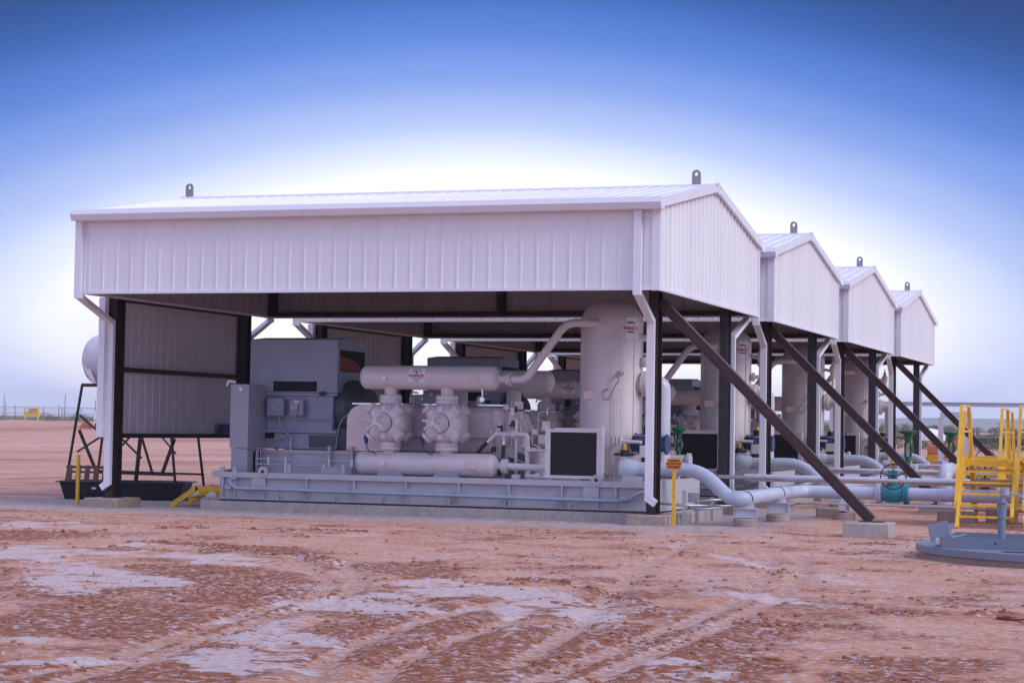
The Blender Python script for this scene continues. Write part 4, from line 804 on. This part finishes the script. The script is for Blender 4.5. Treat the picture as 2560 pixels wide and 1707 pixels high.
mb = MB().tube(fillet([(.95, 9.2, .12), (1.9, 7.4, .42), (2.5, 7.2, .45), (16, 6.9, .40)], .15, 5), .028, 8); tag(mb.build('thin_conduit', M_GALV), 'thin low conduit running right in front of the thick nearest header', 'conduit')
# supports at the pad end
ps = empty('strut_rack', (.1, 3, 0), 'low strut rack with bent conduits beside the right end of the nearest pad', 'conduit rack')
for x, y, h in ((.12, 2.3, .85), (.12, 3.6, .58), (.12, 5.2, .6)): P(MB().box(x - .04, y - .03, -.1, x + .04, y + .03, h), 'strut', M_GALV, ps)
P(MB().box(.16, 2.5, .55, .42, 2.62, .78), 'junction_box', M_CAB, ps)
P(MB().tube(fillet([(-.9, 2.45, .53), (.1, 2.3, .48), (1.4, 3.3, .46), (1.55, 3.9, .55)], .15, 5), .032, 10).tube(fillet([(.3, 2.6, .55), (.6, 3.2, .6), (1.3, 3.7, .6), (1.5, 3.8, .5)], .15, 5), .028, 10).tube(fillet([(.1, 2.4, .5), (.3, 2.7, .36), (.9, 3.4, .42)], .1, 5), .028, 10), 'conduit', M_GALV, ps)
# gate valve on the nearest header
gv = empty('gate_valve', (4.3, 8.2, .7), 'teal gate valve with dark spoked handwheel on the nearest header', 'valve')
P(MB().lathe((3.98, 8.2, .715), (1, 0, 0), [(0, .2), (.08, .2), (.2, .24), (.42, .24), (.56, .2), (.62, .2)], 32).cyl((4.28, 8.2, .8), (4.28, 8.2, 1.1), .13, 20).cyl((4.28, 8.2, 1.06), (4.28, 8.2, 1.12), .19, 20).box(4.16, 8.1, 1.12, 4.4, 8.3, 1.34), 'valve_body', M_TEAL, gv)
for x in (3.93, 4.64): P(MB().flange((x, 8.2, .715), (1, 0, 0), .27, .05, 12, .02), 'end_flange', M_PIPE if x < 4 else M_TEAL, gv)
wc = Vector((4.36, 7.75, 1.18)); wd = Vector((.06, -1, .12)).normalized(); mb = MB().ring(wc, wd, .33, .016, 48, 8).cyl(wc, wc + wd * .05, .05, 14); xx, yy = perp(wd)
for i in range(5): a = R(20 + 72 * i); mb.cyl(wc, wc + (xx * math.cos(a) + yy * math.sin(a)) * .33, .013, 8)
P(mb, 'handwheel', M_STEEL, gv); P(MB().cyl((4.3, 8.15, 1.2), wc, .03, 10), 'stem', M_TEAL, gv)
# small twin-wheel valve seen behind
g2 = empty('gate_valve', (6.2, 16, .7), 'half hidden gate valve handwheel behind the top of the first yellow stile', 'valve')
P(MB().ring((5.35, 21.2, 1.5), (.05, -1, .3), .33, .016, 40, 8).cyl((5.35, 21.2, .8), (5.35, 21.2, 1.5), .03, 8), 'handwheel', M_STEEL, g2); P(MB().cyl((5.2, 21.3, .7), (5.5, 21.3, .7), .22, 24), 'valve_body', M_NAVY, g2)
# green diaphragm control valves
def control_valve(x, y, zt, label, sc=1.0):
    c = empty('control_valve', (x, y, 0), label, 'valve', 'green control valves')
    MB().lathe((0, 0, zt - .17 * sc), (0, 0, 1), [(0, .19 * sc), (.03, .29 * sc), (.08, .31 * sc), (.085, .335 * sc), (.115, .335 * sc), (.12, .3 * sc), (.155, .24 * sc), (.17, .05 * sc)], 36).build('diaphragm_case', M_GREEN, c)
    MB().lathe((0, 0, zt - .5 * sc), (0, 0, 1), [(0, .11 * sc), (.2 * sc, .125 * sc), (.29 * sc, .15 * sc), (.335 * sc, .2 * sc)], 24).build('neck', M_GREEN, c)
    mb = MB(); mb.box(-.13 * sc, -.05, zt - 1.0 * sc, -.05 * sc, .05, zt - .5 * sc).box(.05 * sc, -.05, zt - 1.0 * sc, .13 * sc, .05, zt - .5 * sc).cyl((0, 0, zt - 1.5 * sc), (0, 0, zt - .98 * sc), .1 * sc, 16); mb.build('yoke', M_GREEN, c)
    MB().cyl((0, 0, zt - 1.2 * sc), (0, 0, zt - .4 * sc), .025, 8).build('stem', M_CHROME, c); MB().box(.08 * sc, -.12, zt - .85 * sc, .2 * sc, .02, zt - .6 * sc).build('positioner', M_GREEN, c)
    MB().cyl((0, 0, 0), (0, 0, zt - 1.25 * sc), .06, 12).cyl((-.3, 0, zt - 1.45 * sc), (.3, 0, zt - 1.45 * sc), .17, 20).flange((-.3, 0, zt - 1.45 * sc), (1, 0, 0), .22, .04, 8, .015).flange((.3, 0, zt - 1.45 * sc), (1, 0, 0), .22, .04, 8, .015).build('valve_body', M_PIPE, c)
    return c
control_valve(-1.75, 9.00, 2.35, 'green control valve half hidden behind the pipe right of the warning sign', 0.62)
control_valve(1.93, 28.00, 2.46, 'left one of the two bright green control valves in the open', 1.00)
control_valve(2.05, 40.00, 2.45, 'right one of the two bright green control valves, beside the yellow stile', 1.00)
control_valve(-2.01, 37.00, 2.34, 'small green control valve deep under the third shed', 0.70)
# silver hump elbow
he = empty('hump_pipe', (5.03, 14, .7), 'shiny silver pipe elbow arching up beside the first yellow stile', 'pipe')
P(MB().tube(fillet([(5.03, 13.2, .3), (5.03, 13.2, 1.27), (5.03, 15.2, 1.27), (5.03, 15.2, .3)], .6, 12), .21, 28), 'pipe_run', M_PIPE, he); P(MB().ring((5.03, 13.3, .98), (0, .3, 1), .215, .012, 32, 6), 'band', M_GALV, he)
# blocks under the brace of the second shed and odd footings by the stile
for (x, y, w, dd, h, lb_) in ((5.9, 8.5, .95, .5, .3, 'low weathered concrete block under the first yellow stile'), (7.0, 9.2, .8, .5, .42, 'dirty concrete block behind the right leg of the first yellow stile'), (2.45, 9.2, .7, .5, .28, 'chamfered concrete block under the header, right of the nearest pipe stands')):
    o = MB().box(-w / 2, -dd / 2, -.2, w / 2, dd / 2, h).build('concrete_block', M_FOOT, bevel=.05); o.location = (x, y, 0); tag(o, lb_, 'concrete block', 'loose concrete blocks')

# ------------------------------------------------------------------ signs, posts, steps
sg = empty('warning_sign', (.073, 1.45, 0), 'orange hearing protection sign on a yellow post in front of the nearest pad', 'sign')
P(MB().box(.03, 1.45, -.2, .115, 1.5, 1.42), 'post', M_YEL, sg); P(MB().prism([(-.178, .02), (-.158, 0), (.158, 0), (.178, .02), (.178, .235), (.158, .255), (-.158, .255), (-.178, .235)], (.073, 1.43, 1.365), (1, 0, 0), (0, 0, 1), (0, 1, 0), .012), 'board', M_ORG, sg)
for i, s_ in enumerate(('HEARING', 'PROTECTION', 'REQUIRED')):
    o = text(s_, .072, M_TXT, (0, 0, 0), (R(90), 0, 0), 'lettering', sg, .001, .0025, .86 if i == 1 else .95); o.location = Vector((.073, 1.427, 1.567 - i * .075)) - sg.location
for dx in (-.155, .155):
    for dz in (.02, .235): P(MB().cyl((.073 + dx, 1.43, 1.365 + dz), (.073 + dx, 1.42, 1.365 + dz), .009, 10), 'screw', M_CHROME, sg)
tag(MB().cyl((-16.86, 2.5, -.2), (-16.86, 2.5, 1.36), .052, 18).build('marker_post', M_YEL), 'plain yellow marker post standing alone in front of the black tub', 'post')
tag(MB().cyl((.65, 33.0, .4), (.65, 33.0, 1.35), .06, 12).build('marker_post', M_YEL), 'short yellow marker post far back between the third and last sheds', 'post')
stp = empty('yellow_step', (-13.6, 4, 0), 'low bright yellow steel step at the left end of the nearest pad', 'step')
for y in (3.4, 4.3):
    P(MB().bar((-13.75, y, .5), (-12.75, y, .5), .05, .16).bar((-13.70, y, .54), (-14.5, y, .02), .05, .14), 'stringer', M_YEL, stp)
P(MB().box(-13.75, 3.43, .53, -12.75, 4.27, .56), 'tread', M_YEL, stp); P(MB().box(-14.2, 3.43, .25, -13.9, 4.27, .28), 'tread', M_YEL, stp)
P(MB().box(-13.2, 3.5, -.1, -13.1, 3.6, .42).box(-13.2, 4.1, -.1, -13.1, 4.2, .42), 'leg', M_YEL, stp)
# yellow crossover stiles
def stile(x, y, wdt, zp, label, g='yellow crossover stiles'):
    s = empty('crossover_stile', (x, y, 0), label, 'stile', g); Lr = 1.25; top = 3.05; b0, b1 = Lr, Lr + 2.1
    for sx in (0, wdt):
        MB().bar((sx, 0, -.02 if sx == 0 else .25), (sx, Lr, zp), .085, .19, (0, 0, 1)).build('stringer', M_YEL, s)
        MB().bar((sx, b1 + Lr, 0), (sx, b1, zp), .085, .19, (0, 0, 1)).build('stringer', M_YEL, s)
        mb = MB(); o_ = -.05 if sx == 0 else .05; X = sx + o_ * 1.4
        mb.bar((X, .35, .45), (X, b0 + .25, top), .075, .1, (0, 0, 1)).bar((X, b0 + .2, top), (X, b1 - .2, top), .05, .05).bar((X, b1 - .2, top), (X, b1 + Lr - .3, .45), .08, .12, (0, 0, 1))
        mb.bar((X, b0 + .02, 2.4), (X, b1, 2.4), .04, .04).bar((X, b0, zp), (X, b0, 2.45), .05, .05, (0, 1, 0)).bar((X, b1, zp), (X, b1, 2.45), .05, .05, (0, 1, 0)); mb.build('handrail', M_YEL, s)
    nr = 6
    for i in range(1, nr):
        t_ = i / nr; z = zp * t_
        for yy in (Lr * t_, b1 + Lr * (1 - t_)): MB().box(.028, yy - .07, z - .02, wdt - .028, yy + .1, z + .03).build('tread', M_YEL, s)
    MB().box(.03, b0 + .03, zp - .01, wdt - .03, b1 - .02, zp + .02).box(.03, b0, zp - .13, wdt - .03, b0 + .029, zp + .03).box(.03, b1 - .02, zp - .13, wdt - .03, b1 + .01, zp + .03).build('platform', M_YEL, s)
    return s
stile(6.28, 5.3, 1.32, 1.66, 'nearest yellow crossover stile over the header at the right edge')
stile(7.95, 5.0, 1.42, 1.66, 'yellow crossover stile cut off by the right edge beside the nearest stile')
stile(6.75, 9.6+1.5, 1.0, 1.5, 'third yellow crossover stile right behind the nearest one')
stile(4.9, 5.3+13.07, 1.2, 1.6, 'yellow crossover stile farther back over the second header')

# ------------------------------------------------------------------ round hatch in the right foreground
ht = empty('tank_hatch', (10.2, -6.2, 0), 'round grey steel cover with box frame on a low concrete ring, right foreground', 'hatch')
HC = Vector((10.3, -6.1, 0)); 
P(MB().cyl((HC.x, HC.y, -.2), (HC.x, HC.y, .12), 3.38, 96), 'concrete_ring', M_FOOT, ht); P(MB().cyl((HC.x, HC.y, .12), (HC.x, HC.y, .25), 3.46, 96), 'cover_plate', M_HATCH, ht, bevel=.006)
mb = MB(); bx0, bx1, by0, by1, bz = 7.55, 13, -8.1, -6.1, .45
mb.box(bx0, by0, .25, bx1, by0 + .02, bz).box(bx0, by1, .25, bx1, by1 + .02, bz).box(bx0, by0 + .02, .25, bx0 + .02, by1, bz).box(bx0 - .0, by0 - .04, .25, bx1, by0, .262); P(mb, 'box_frame', M_HATCH, ht)
P(MB().bar((7.44, -7.7, .27), (7.52, -7.1, .62), .32, .012, (-.3, 0, 1)), 'hinged_flap', M_HATCH, ht)
P(MB().prism([(0, 0), (.34, .1), (.30, .42), (-.06, .32)], (7.32, -7.9, .33), (1, .1, 0), (0, .12, 1), (0, 1, 0), .012), 'flap_plate', M_HATCH, ht)
P(MB().bar((7.4, -7.85, .36), (7.95, -7.85, .5), .02, .02).bar((7.45, -7.85, .3), (7.45, -7.85, .42), .08, .08, (0, 1, 0)), 'hinge_rod', M_PIPE, ht)
P(MB().cyl((8.52, -7.2, .26), (8.52, -7.2, .95), .072, 20).cyl((8.52, -7.2, .78), (8.52, -7.2, 1.05), .085, 20).cyl((8.52, -7.2, 1.05), (8.52, -7.2, 1.09), .11, 20), 'vent_riser', M_HATCH, ht)
P(MB().cyl((8.55, -7.2, 1.09), (8.55, -7.2, 1.22), .03, 10).cyl((8.57, -7.2, 1.2), (8.57, -7.2, 1.34), .085, 16), 'level_head', M_CAB, ht)
P(MB().tube(fillet([(8.65, -7.2, 1.24), (8.85, -7.2, 1.22), (9.05, -7.2, 1.0), (9.8, -7.2, 1.0)], .12, 6), .018, 8), 'conduit', M_CAB, ht)
P(MB().cyl((8.7, -4.6, .62), (10.6, -4.6, .62), .13, 28), 'horizontal_pipe', M_PIPE, ht); P(MB().box(9.1, -4.7, .25, 9.3, -4.5, .5).box(10.1, -4.7, .25, 10.3, -4.5, .5), 'pipe_foot', M_HATCH, ht)
P(MB().cyl((9.16, -7.6, .25), (9.16, -7.6, 1.02), .05, 14), 'white_post', M_TRIM, ht)
P(MB().prism([(.55 * math.cos(a), .16 * math.sin(a)) for a in [2 * math.pi * i / 20 for i in range(20)]], (9.2, -8.75, .251), (1, 0, 0), (0, 1, 0), (0, 0, 1), .01), 'rubber_patch', M_TXT, ht)
P(MB().cyl((8.5, -8.101, .36), (8.5, -8.11, .36), .02, 10), 'bolt_hole', M_TXT, ht)

# ------------------------------------------------------------------ left: tub, tank on stand, pallet
tub = empty('containment_tub', (-18.0, 7.1, 0), 'black plastic containment tub under the raised white tank', 'tub'); tub.rotation_euler = (0, 0, R(19))
def ringb(z, a, b): return [(-a, -b, z), (a, -b, z), (a, b, z), (-a, b, z)]
mb = MB(); lv = [(-.02, 1.66, .75), (.50, 1.80, .9), (.50, 1.90, 1.0), (.53, 1.90, 1.0), (.53, 1.78, .88), (.06, 1.62, .72)]
for z, a, b in lv: mb.v += ringb(z, a, b)
for k in range(len(lv) - 1):
    for i in range(4): j = (i + 1) % 4; mb.f.append((k * 4 + i, k * 4 + j, k * 4 + 4 + j, k * 4 + 4 + i))
mb.f.append((0, 3, 2, 1)); mb.f.append(tuple((len(lv) - 1) * 4 + i for i in range(4)))
mb.build('tub_shell', M_TUB, tub, smooth=False, bevel=.012)
MB().box(-.86, -.86, .3, -.74, -.845, .43).build('white_label', M_WHITE, tub); MB().box(-.88, -.835, .02, -.60, -.80, .18).build('drain_recess', M_VOID, tub)
ts = empty('raised_tank', (-18.35, 7.3, 0), 'white wrapped horizontal tank on a rusty braced steel stand, left of the sheds', 'tank')
tx0, tx1 = -20.35, -17.3; ty = 8.6
prof = []
for k in range(7): a = math.pi / 2 * k / 6; prof.append((.42 * (1 - math.cos(a)), max(.03, .76 * math.sin(a))))
prof += [(tx1 - tx0 - h, r_0) for h, r_0 in prof[::-1]]
P(MB().lathe((tx0, ty, 4.15), (1, 0, 0), prof, 40), 'tank_shell', M_WRAP, ts); P(MB().cyl((-19.75, ty, 4.88), (-19.75, ty, 4.98), .05, 12), 'fill_cap', M_STEEL, ts)
P(MB().prism([(-.5, 0), (-.25, -.05), (0, -.55), (-.08, -.62)], (-19.62, 7.9, 3.98), (1, 0, 0), (0, 0, 1), (0, 1, 0), .01), 'torn_wrap', M_WHITE, ts)
for y in (7.75, 9.3): P(MB().bar((-20.0, y, 3.36), (-16.9, y, 3.36), .1, .1), 'top_rail', M_STEEL, ts)
LG = [(-20.0, 7.75), (-17.1, 7.75), (-20.0, 9.3), (-17.1, 9.3)]
for x, y in LG:
    sx = -1 if x < -18 else 1; sy = -1 if y < 8.5 else 1
    P(MB().bar((x, y, 3.36), (x + sx * .45, y + sy * .12, .1), .06, .06, (0, 1, 0)), 'stand_leg', M_STEEL, ts)
for y in (7.72, 9.33): P(MB().bar((-20.35, y, .75), (-16.75, y, .72), .06, .06), 'lower_rail', M_STEEL, ts)
for p_, q_, w_ in (((-20.1, 7.74, 1.35), (-18.9, 7.74, 2.05), .05), ((-20.05, 7.72, 2.45), (-19.2, 7.72, 1.85), .05), ((-20.05, 7.73, 2.0), (-19.4, 7.73, .72), .075), ((-18.75, 7.74, 1.9), (-17.9, 7.74, 1.2), .05),
                   ((-18.9, 7.76, 1.25), (-18.2, 7.76, 1.95), .05), ((-17.95, 7.72, 1.95), (-17.5, 7.72, .72), .06), ((-17.35, 7.74, 1.95), (-16.75, 7.74, 1.35), .04), ((-16.8, 7.72, 1.8), (-17.2, 7.72, .72), .08), ((-17.95, 7.75, 2.0), (-18.1, 7.75, .3), .09)):
    P(MB().bar(p_, q_, w_, w_), 'brace_bar', M_STEEL, ts)
pl = empty('wooden_pallet', (-18.9, 6.6, .45), 'weathered wooden pallet leaning inside the black tub', 'pallet'); pl.rotation_euler = (R(-18), 0, R(19))
for i in range(6): MB().box(-.75 + i * .26, -.01, 0, -.60 + i * .26, .01, .55).build('slat', M_WOOD, pl)
for z in (.03, .48): MB().box(-.8, .012, z, .75, .09, z + .06).build('stringer', M_WOOD, pl)
tag(MB().box(-15.5, 8.0, 1.98, -15.36, 8.6, 2.26).build('electrical_box', M_BLUE), 'blue electrical box low on the end siding beside the nearest control cabinet', 'box')

# ------------------------------------------------------------------ background left
def far(x, y): return (x, y, hz(x, y))
fn = empty('chain_link_fence', far(-140, 208), 'grey chain link fence across the left background', 'fence')
FX = [-172 + i * 3.2 for i in range(28)]
for x in FX: z = hz(x, 210); P(MB().cyl((x, 210, z), (x, 210, z + 2.05 + (.5 if int(x) % 3 == 0 else 0)), .07, 6), 'post', M_CAB, fn)
mb = MB()
for x0_, x1_ in zip(FX[:-1], FX[1:]):
    for dz in (2.0, .15, 1.05): mb.bar((x0_, 210, hz(x0_, 210) + dz), (x1_, 210, hz(x1_, 210) + dz), .06, .06)
P(mb, 'rail', M_CAB, fn)
mb = MB()
for x0_, x1_ in zip(FX[:-1], FX[1:]):
    for i in range(16):
        xa = x0_ + 3.2 * i / 16; z = hz(xa, 210); mb.bar((xa, 210.05, z + .15), (xa + .4, 210.05, z + 2), .012, .012); mb.bar((xa + .4, 210.06, z + .15), (xa, 210.06, z + 2), .012, .012)
P(mb, 'wire_mesh', M_CAB, fn)
gs = empty('gate_board', far(-146, 200), 'yellow framed gate board with small notices on the left fence', 'sign')
z = hz(-145, 200); 
mb = MB(); mb.box(-146.3, 200, z + .55, -144.1, 200.1, z + 1.8).box(-146.4, 199.98, z - .1, -146.2, 200.12, z + 1.85).box(-144.2, 199.98, z - .1, -144.0, 200.12, z + 1.85); P(mb, 'board', mat('pale_yellow_board', (.72, .52, .10), .6), gs)
P(MB().box(-146.15, 199.95, z + 1.25, -145.7, 199.99, z + 1.7), 'notice', M_WHITE, gs); P(MB().box(-145.5, 199.95, z + 1.1, -144.95, 199.99, z + 1.75), 'notice', M_CAB, gs); P(MB().box(-144.8, 199.95, z + 1.25, -144.25, 199.99, z + 1.75), 'notice', M_ORG, gs)
tk = empty('service_truck', far(-103, 150), 'white service truck parked far left behind the tank stand', 'truck'); z = hz(-103, 150)
P(MB().box(-104.5, 149, z + .55, -100, 151, z + 2.0), 'box_body', M_WHITE, tk, bevel=.05); P(MB().box(-100, 149, z + .5, -98, 151, z + 1.6), 'cab', M_WHITE, tk, bevel=.1); P(MB().box(-102.7, 148.97, z + .95, -101.9, 148.99, z + 1.6), 'window', M_GLASS, tk)
for x in (-103.8, -99.2): P(MB().cyl((x, 148.9, z + .4), (x, 149.2, z + .4), .4, 20), 'wheel', M_TXT, tk)
P(MB().box(-104.5, 148.95, z + .95, -100, 148.99, z + 1.0), 'stripe', M_GLASS, tk)
def lump(name, x, y, rx, ry, h, m, label, cat, seed=3, g=None):
    gq = random.Random(seed); mb = MB(); n_ = 14; zz = hz(x, y) if y < 400 else 0; rg_ = [(0, 1.0), (.35, .85), (.7, .55), (.95, .25), (1, .03)]
    for hh, r in rg_:
        for i in range(n_): a = 2 * math.pi * i / n_; k = gq.uniform(.85, 1.15); mb.v.append((x + rx * r * k * math.cos(a), y + ry * r * k * math.sin(a), zz - .05 + h * hh * gq.uniform(.93, 1.05)))
    for k in range(len(rg_) - 1):
        for i in range(n_): j = (i + 1) % n_; mb.f.append((k * n_ + i, k * n_ + j, (k + 1) * n_ + j, (k + 1) * n_ + i))
    mb.f.append(tuple(4 * n_ + i for i in range(n_))); return tag(mb.build(name, m), label, cat, g)
lump('tarp_heap', -106.0, 150, .8, .6, 1.0, M_ORGM, 'small orange tarpaulin heap left of the far white truck', 'heap', 4)
for i, (x, y, h, lb_) in enumerate(((-162, 260, 7.2, 'thin utility pole at the far left edge behind the fence'), (-175, 290, 8.6, 'thin tall utility pole right of the yellow gate board'), )):
    pass
def pole(x, y, h, label, arm=True):
    p = empty('utility_pole', far(x, y), label, 'utility pole', 'utility poles'); MB().cyl((0, 0, 0), (0, 0, h), .09, 8, .06).build('pole_shaft', M_TWIG, p)
    if arm: MB().box(-1.0, -.05, h - .7, 1.0, .05, h - .58).build('cross_arm', M_TWIG, p)
pole(-235.6, 330.0, 5.6, 'thin utility pole at the far left edge behind the fence', False)
pole(-220.3, 330.0, 5.8, 'thin utility pole right of the yellow gate board', False)
pole(-203.1, 300.0, 3.3, 'shorter utility pole close right of the yellow gate board', False)
pole(-212.8, 330.0, 4.7, 'thin pole above the far white truck', False)
pole(-48.8, 600.0, 5.5, 'tiny utility pole on the plain at the far right', True)
pole(-63.1, 600.0, 5.0, 'tiny utility pole on the plain above the right green valve', True)
pole(-213.2, 300.0, 3.0, 'short pole left of the yellow gate board', False)
# ------------------------------------------------------------------ brush: small leaf faces through each crown volume
def brush_mesh(name, cs, m, seed, leaf=.14):
    g = np.random.default_rng(seed); V = []; 
    for (x, y, z, rx, ry, h, n_) in cs:
        p = g.normal(0, 1, (n_, 3)); p /= np.linalg.norm(p, axis=1)[:, None]; p *= (g.uniform(.35, 1, n_) ** .5)[:, None]
        lob = .75 + .35 * vnoise(np.arctan2(p[:, 1], p[:, 0]) * 2 + seed, p[:, 2] * 3 + 9, seed); p *= lob[:, None]
        c = np.stack([x + p[:, 0] * rx, y + p[:, 1] * ry, z + h * (.5 + .55 * p[:, 2])], -1)
        u = g.normal(0, 1, (n_, 3)); w = g.normal(0, 1, (n_, 3)); u /= np.linalg.norm(u, axis=1)[:, None]; w /= np.linalg.norm(w, axis=1)[:, None]; s = leaf * g.uniform(.5, 1.4, (n_, 1))
        V.append(np.stack([c, c + u * s, c + u * s * .6 + w * s * .8], 1).reshape(-1, 3))
    V = np.concatenate(V); nn = len(V) // 3; me = bpy.data.meshes.new(name); me.vertices.add(len(V)); me.vertices.foreach_set('co', V.reshape(-1).astype(np.float32))
    me.loops.add(nn * 3); me.loops.foreach_set('vertex_index', np.arange(nn * 3, dtype=np.int32)); me.polygons.add(nn)
    me.polygons.foreach_set('loop_start', np.arange(0, nn * 3, 3, dtype=np.int32)); me.polygons.foreach_set('loop_total', np.full(nn, 3, np.int32)); me.update(); me.materials.append(m)
    o = bpy.data.objects.new(name, me); COL.objects.link(o); return o
gg = random.Random(5)
def band(x0, x1, y0, y1, n_, h0, h1):
    out = []
    for i in range(n_):
        x, y = gg.uniform(x0, x1), gg.uniform(y0, y1); h = gg.uniform(h0, h1); out.append((x, y, hz(x, y) - .1, h * .9, h * .9, h, 170))
    return out
tag(brush_mesh('brush', band(-160, -118, 214, 235, 90, .8, 1.9), M_LEAF, 3), 'grey green mesquite brush beyond the left fence', 'brush', kind='stuff')
tag(brush_mesh('brush', band(-75, 40, 235, 300, 330, 1.6, 3.4), M_LEAF, 4, .2), 'olive green desert brush beyond the pipe field on the right', 'brush', kind='stuff')
tag(brush_mesh('brush', band(-330, 160, 500, 1100, 500, 2.0, 4.0), M_LEAF, 6, .5), 'distant line of low scrub on the plain', 'brush', kind='stuff')
# ------------------------------------------------------------------ background right: pipe rack, machine, dome tank
pk = empty('pipe_rack', (-1, 60, 0), 'long pale steel pipe rack beam crossing the right background', 'pipe rack')
P(MB().box(-9, 59.9, 3.76, 14, 60.1, 3.78).box(-9, 59.9, 3.96, 14, 60.1, 3.98).box(-9, 59.98, 3.78, 14, 60.02, 3.96), 'rack_beam', M_PIPE, pk)
for x in (-6.5, 9.0): P(MB().box(x - .1, 59.9, 0, x + .1, 60.1, 3.76), 'rack_post', M_PIPE, pk)
pf = empty('portal_frame', (-2, 62, 0), 'pale steel portal frame below the long rack beam', 'frame')
P(MB().box(-1.2, 61.9, 0, -.95, 62.1, 3.2), 'frame_post', M_PIPE, pf); P(MB().box(.15, 61.9, 0, .4, 62.1, 3.0), 'frame_post', M_PIPE, pf); P(MB().box(-1.1, 61.88, 3.2, .5, 62.12, 3.5), 'frame_beam', M_PIPE, pf)
bs_ = empty('notice_board', (1.9, 35, 0), 'blank yellow notice board on a short post behind the pipes', 'sign'); P(MB().box(1.70, 34.98, 1.22, 2.1, 35.0, 1.52), 'board', M_BRASS, bs_); P(MB().box(1.85, 35.0, 0, 1.95, 35.06, 1.3), 'post', M_YEL, bs_)
dt = empty('dome_tank', (-9, 120, 0), 'small white domed tank on legs in the right background', 'tank')
P(MB().lathe((-9, 120, 1.8), (0, 0, 1), [(0, 1.2), (.5, 1.2), (.85, .8), (1.0, .1)], 32), 'tank_shell', M_WHITE, dt); P(MB().box(-10, 119.2, 0, -9.8, 119.4, 1.8).box(-8.2, 119.2, 0, -8.0, 119.4, 1.8), 'leg', M_STEEL, dt)
ex = empty('orange_machine', (-6.2, 105, 0), 'orange tracked work machine with a raised arm in the right background', 'machine')
P(MB().box(-7.2, 104, .8, -5.4, 106, 1.55), 'body', M_ORGM, ex, bevel=.15); P(MB().box(-6.9, 104.2, 1.55, -6.2, 105.6, 2.1), 'cab', M_ORGM, ex, bevel=.1); P(MB().box(-7.3, 103.8, 0, -5.2, 104.3, .7), 'track', M_TXT, ex, bevel=.2); P(MB().box(-7.3, 105.7, 0, -5.2, 106.2, .7), 'track', M_TXT, ex, bevel=.2)
P(MB().bar((-5.6, 105, 1.3), (-4.9, 105, 2.2), .2, .3), 'arm', M_ORGM, ex); P(MB().bar((-4.95, 105, 2.2), (-4.6, 105, 1.0), .16, .2), 'arm', M_ORGM, ex)
for i, (x, y, rx, h, lb_) in enumerate(((-5.2, 96, 1.6, .8, 'low heap of red spoil in front of the orange machine'), (-1.5, 90, 1.4, .6, 'small heap of red spoil right of the orange machine'), (-12.5, 84, 1.2, 1.6, 'tall pinkish spoil heap behind the last riser pipe'))):
    lump('spoil_heap', x, y, rx, 1.2, h, M_ROCKD, lb_, 'spoil heap', 10 + i, 'spoil heaps')
# hills
hx = np.linspace(-3800, 4200, 160); hm = MB()
top = 45 * smooth(hx, -1900, -700) * (1 - .25 * smooth(hx, -300, 2500)) + 5 * (fbm(hx * .004, hx * 0, 4, 3) - .5) * smooth(hx, -1900, -900)
for i, x in enumerate(hx):
    for yy, k in ((5600, 0), (5750, .55), (5900, .9), (6100, 1), (7500, .97)): hm.v.append((float(x), yy + 120 * math.sin(i * .7), 9 + float(top[i]) * k - (6 if k == 0 else 0)))
for i in range(len(hx) - 1):
    for k in range(4): hm.f.append((i * 5 + k, i * 5 + 5 + k, i * 5 + 6 + k, i * 5 + 1 + k))
M_HILL = mat('scrub_hills', (.20, .19, .15), .95, var=.3, scale=.004)
tag(hm.build('hills', M_HILL), kind='structure')
# the plain beyond the yard is scrub land
pm = MB()
for i, x in enumerate(np.linspace(-5000, 5000, 30)):
    for yy in (430, 900, 2000, 4000, 5700): pm.v.append((float(x), yy, hz(x, yy) + .35))
for i in range(29):
    for k in range(4): pm.f.append((i * 5 + k, i * 5 + 5 + k, i * 5 + 6 + k, i * 5 + 1 + k))
tag(pm.build('scrub_plain', mat('scrub_plain', (.13, .135, .07), .95, var=.3, scale=.02)), kind='structure')
# dusty evening air
hzb = MB().box(-5200, -60, -12, 5200, 8200, 130).build('haze', bpy.data.materials.new('dusty_air'), smooth=False)
hm_ = hzb.data.materials[0]; hm_.use_nodes = True; nn_ = hm_.node_tree.nodes; nn_.clear(); oo = nn_.new('ShaderNodeOutputMaterial'); pv = nn_.new('ShaderNodeVolumePrincipled')
pv.inputs['Color'].default_value = (.93, .96, 1.0, 1); pv.inputs['Density'].default_value = 1.5e-4; pv.inputs['Anisotropy'].default_value = 0.0
hm_.node_tree.links.new(pv.outputs[0], oo.inputs['Volume']); tag(hzb, 'thin bluish evening haze filling the air over the plain', 'haze', kind='stuff')
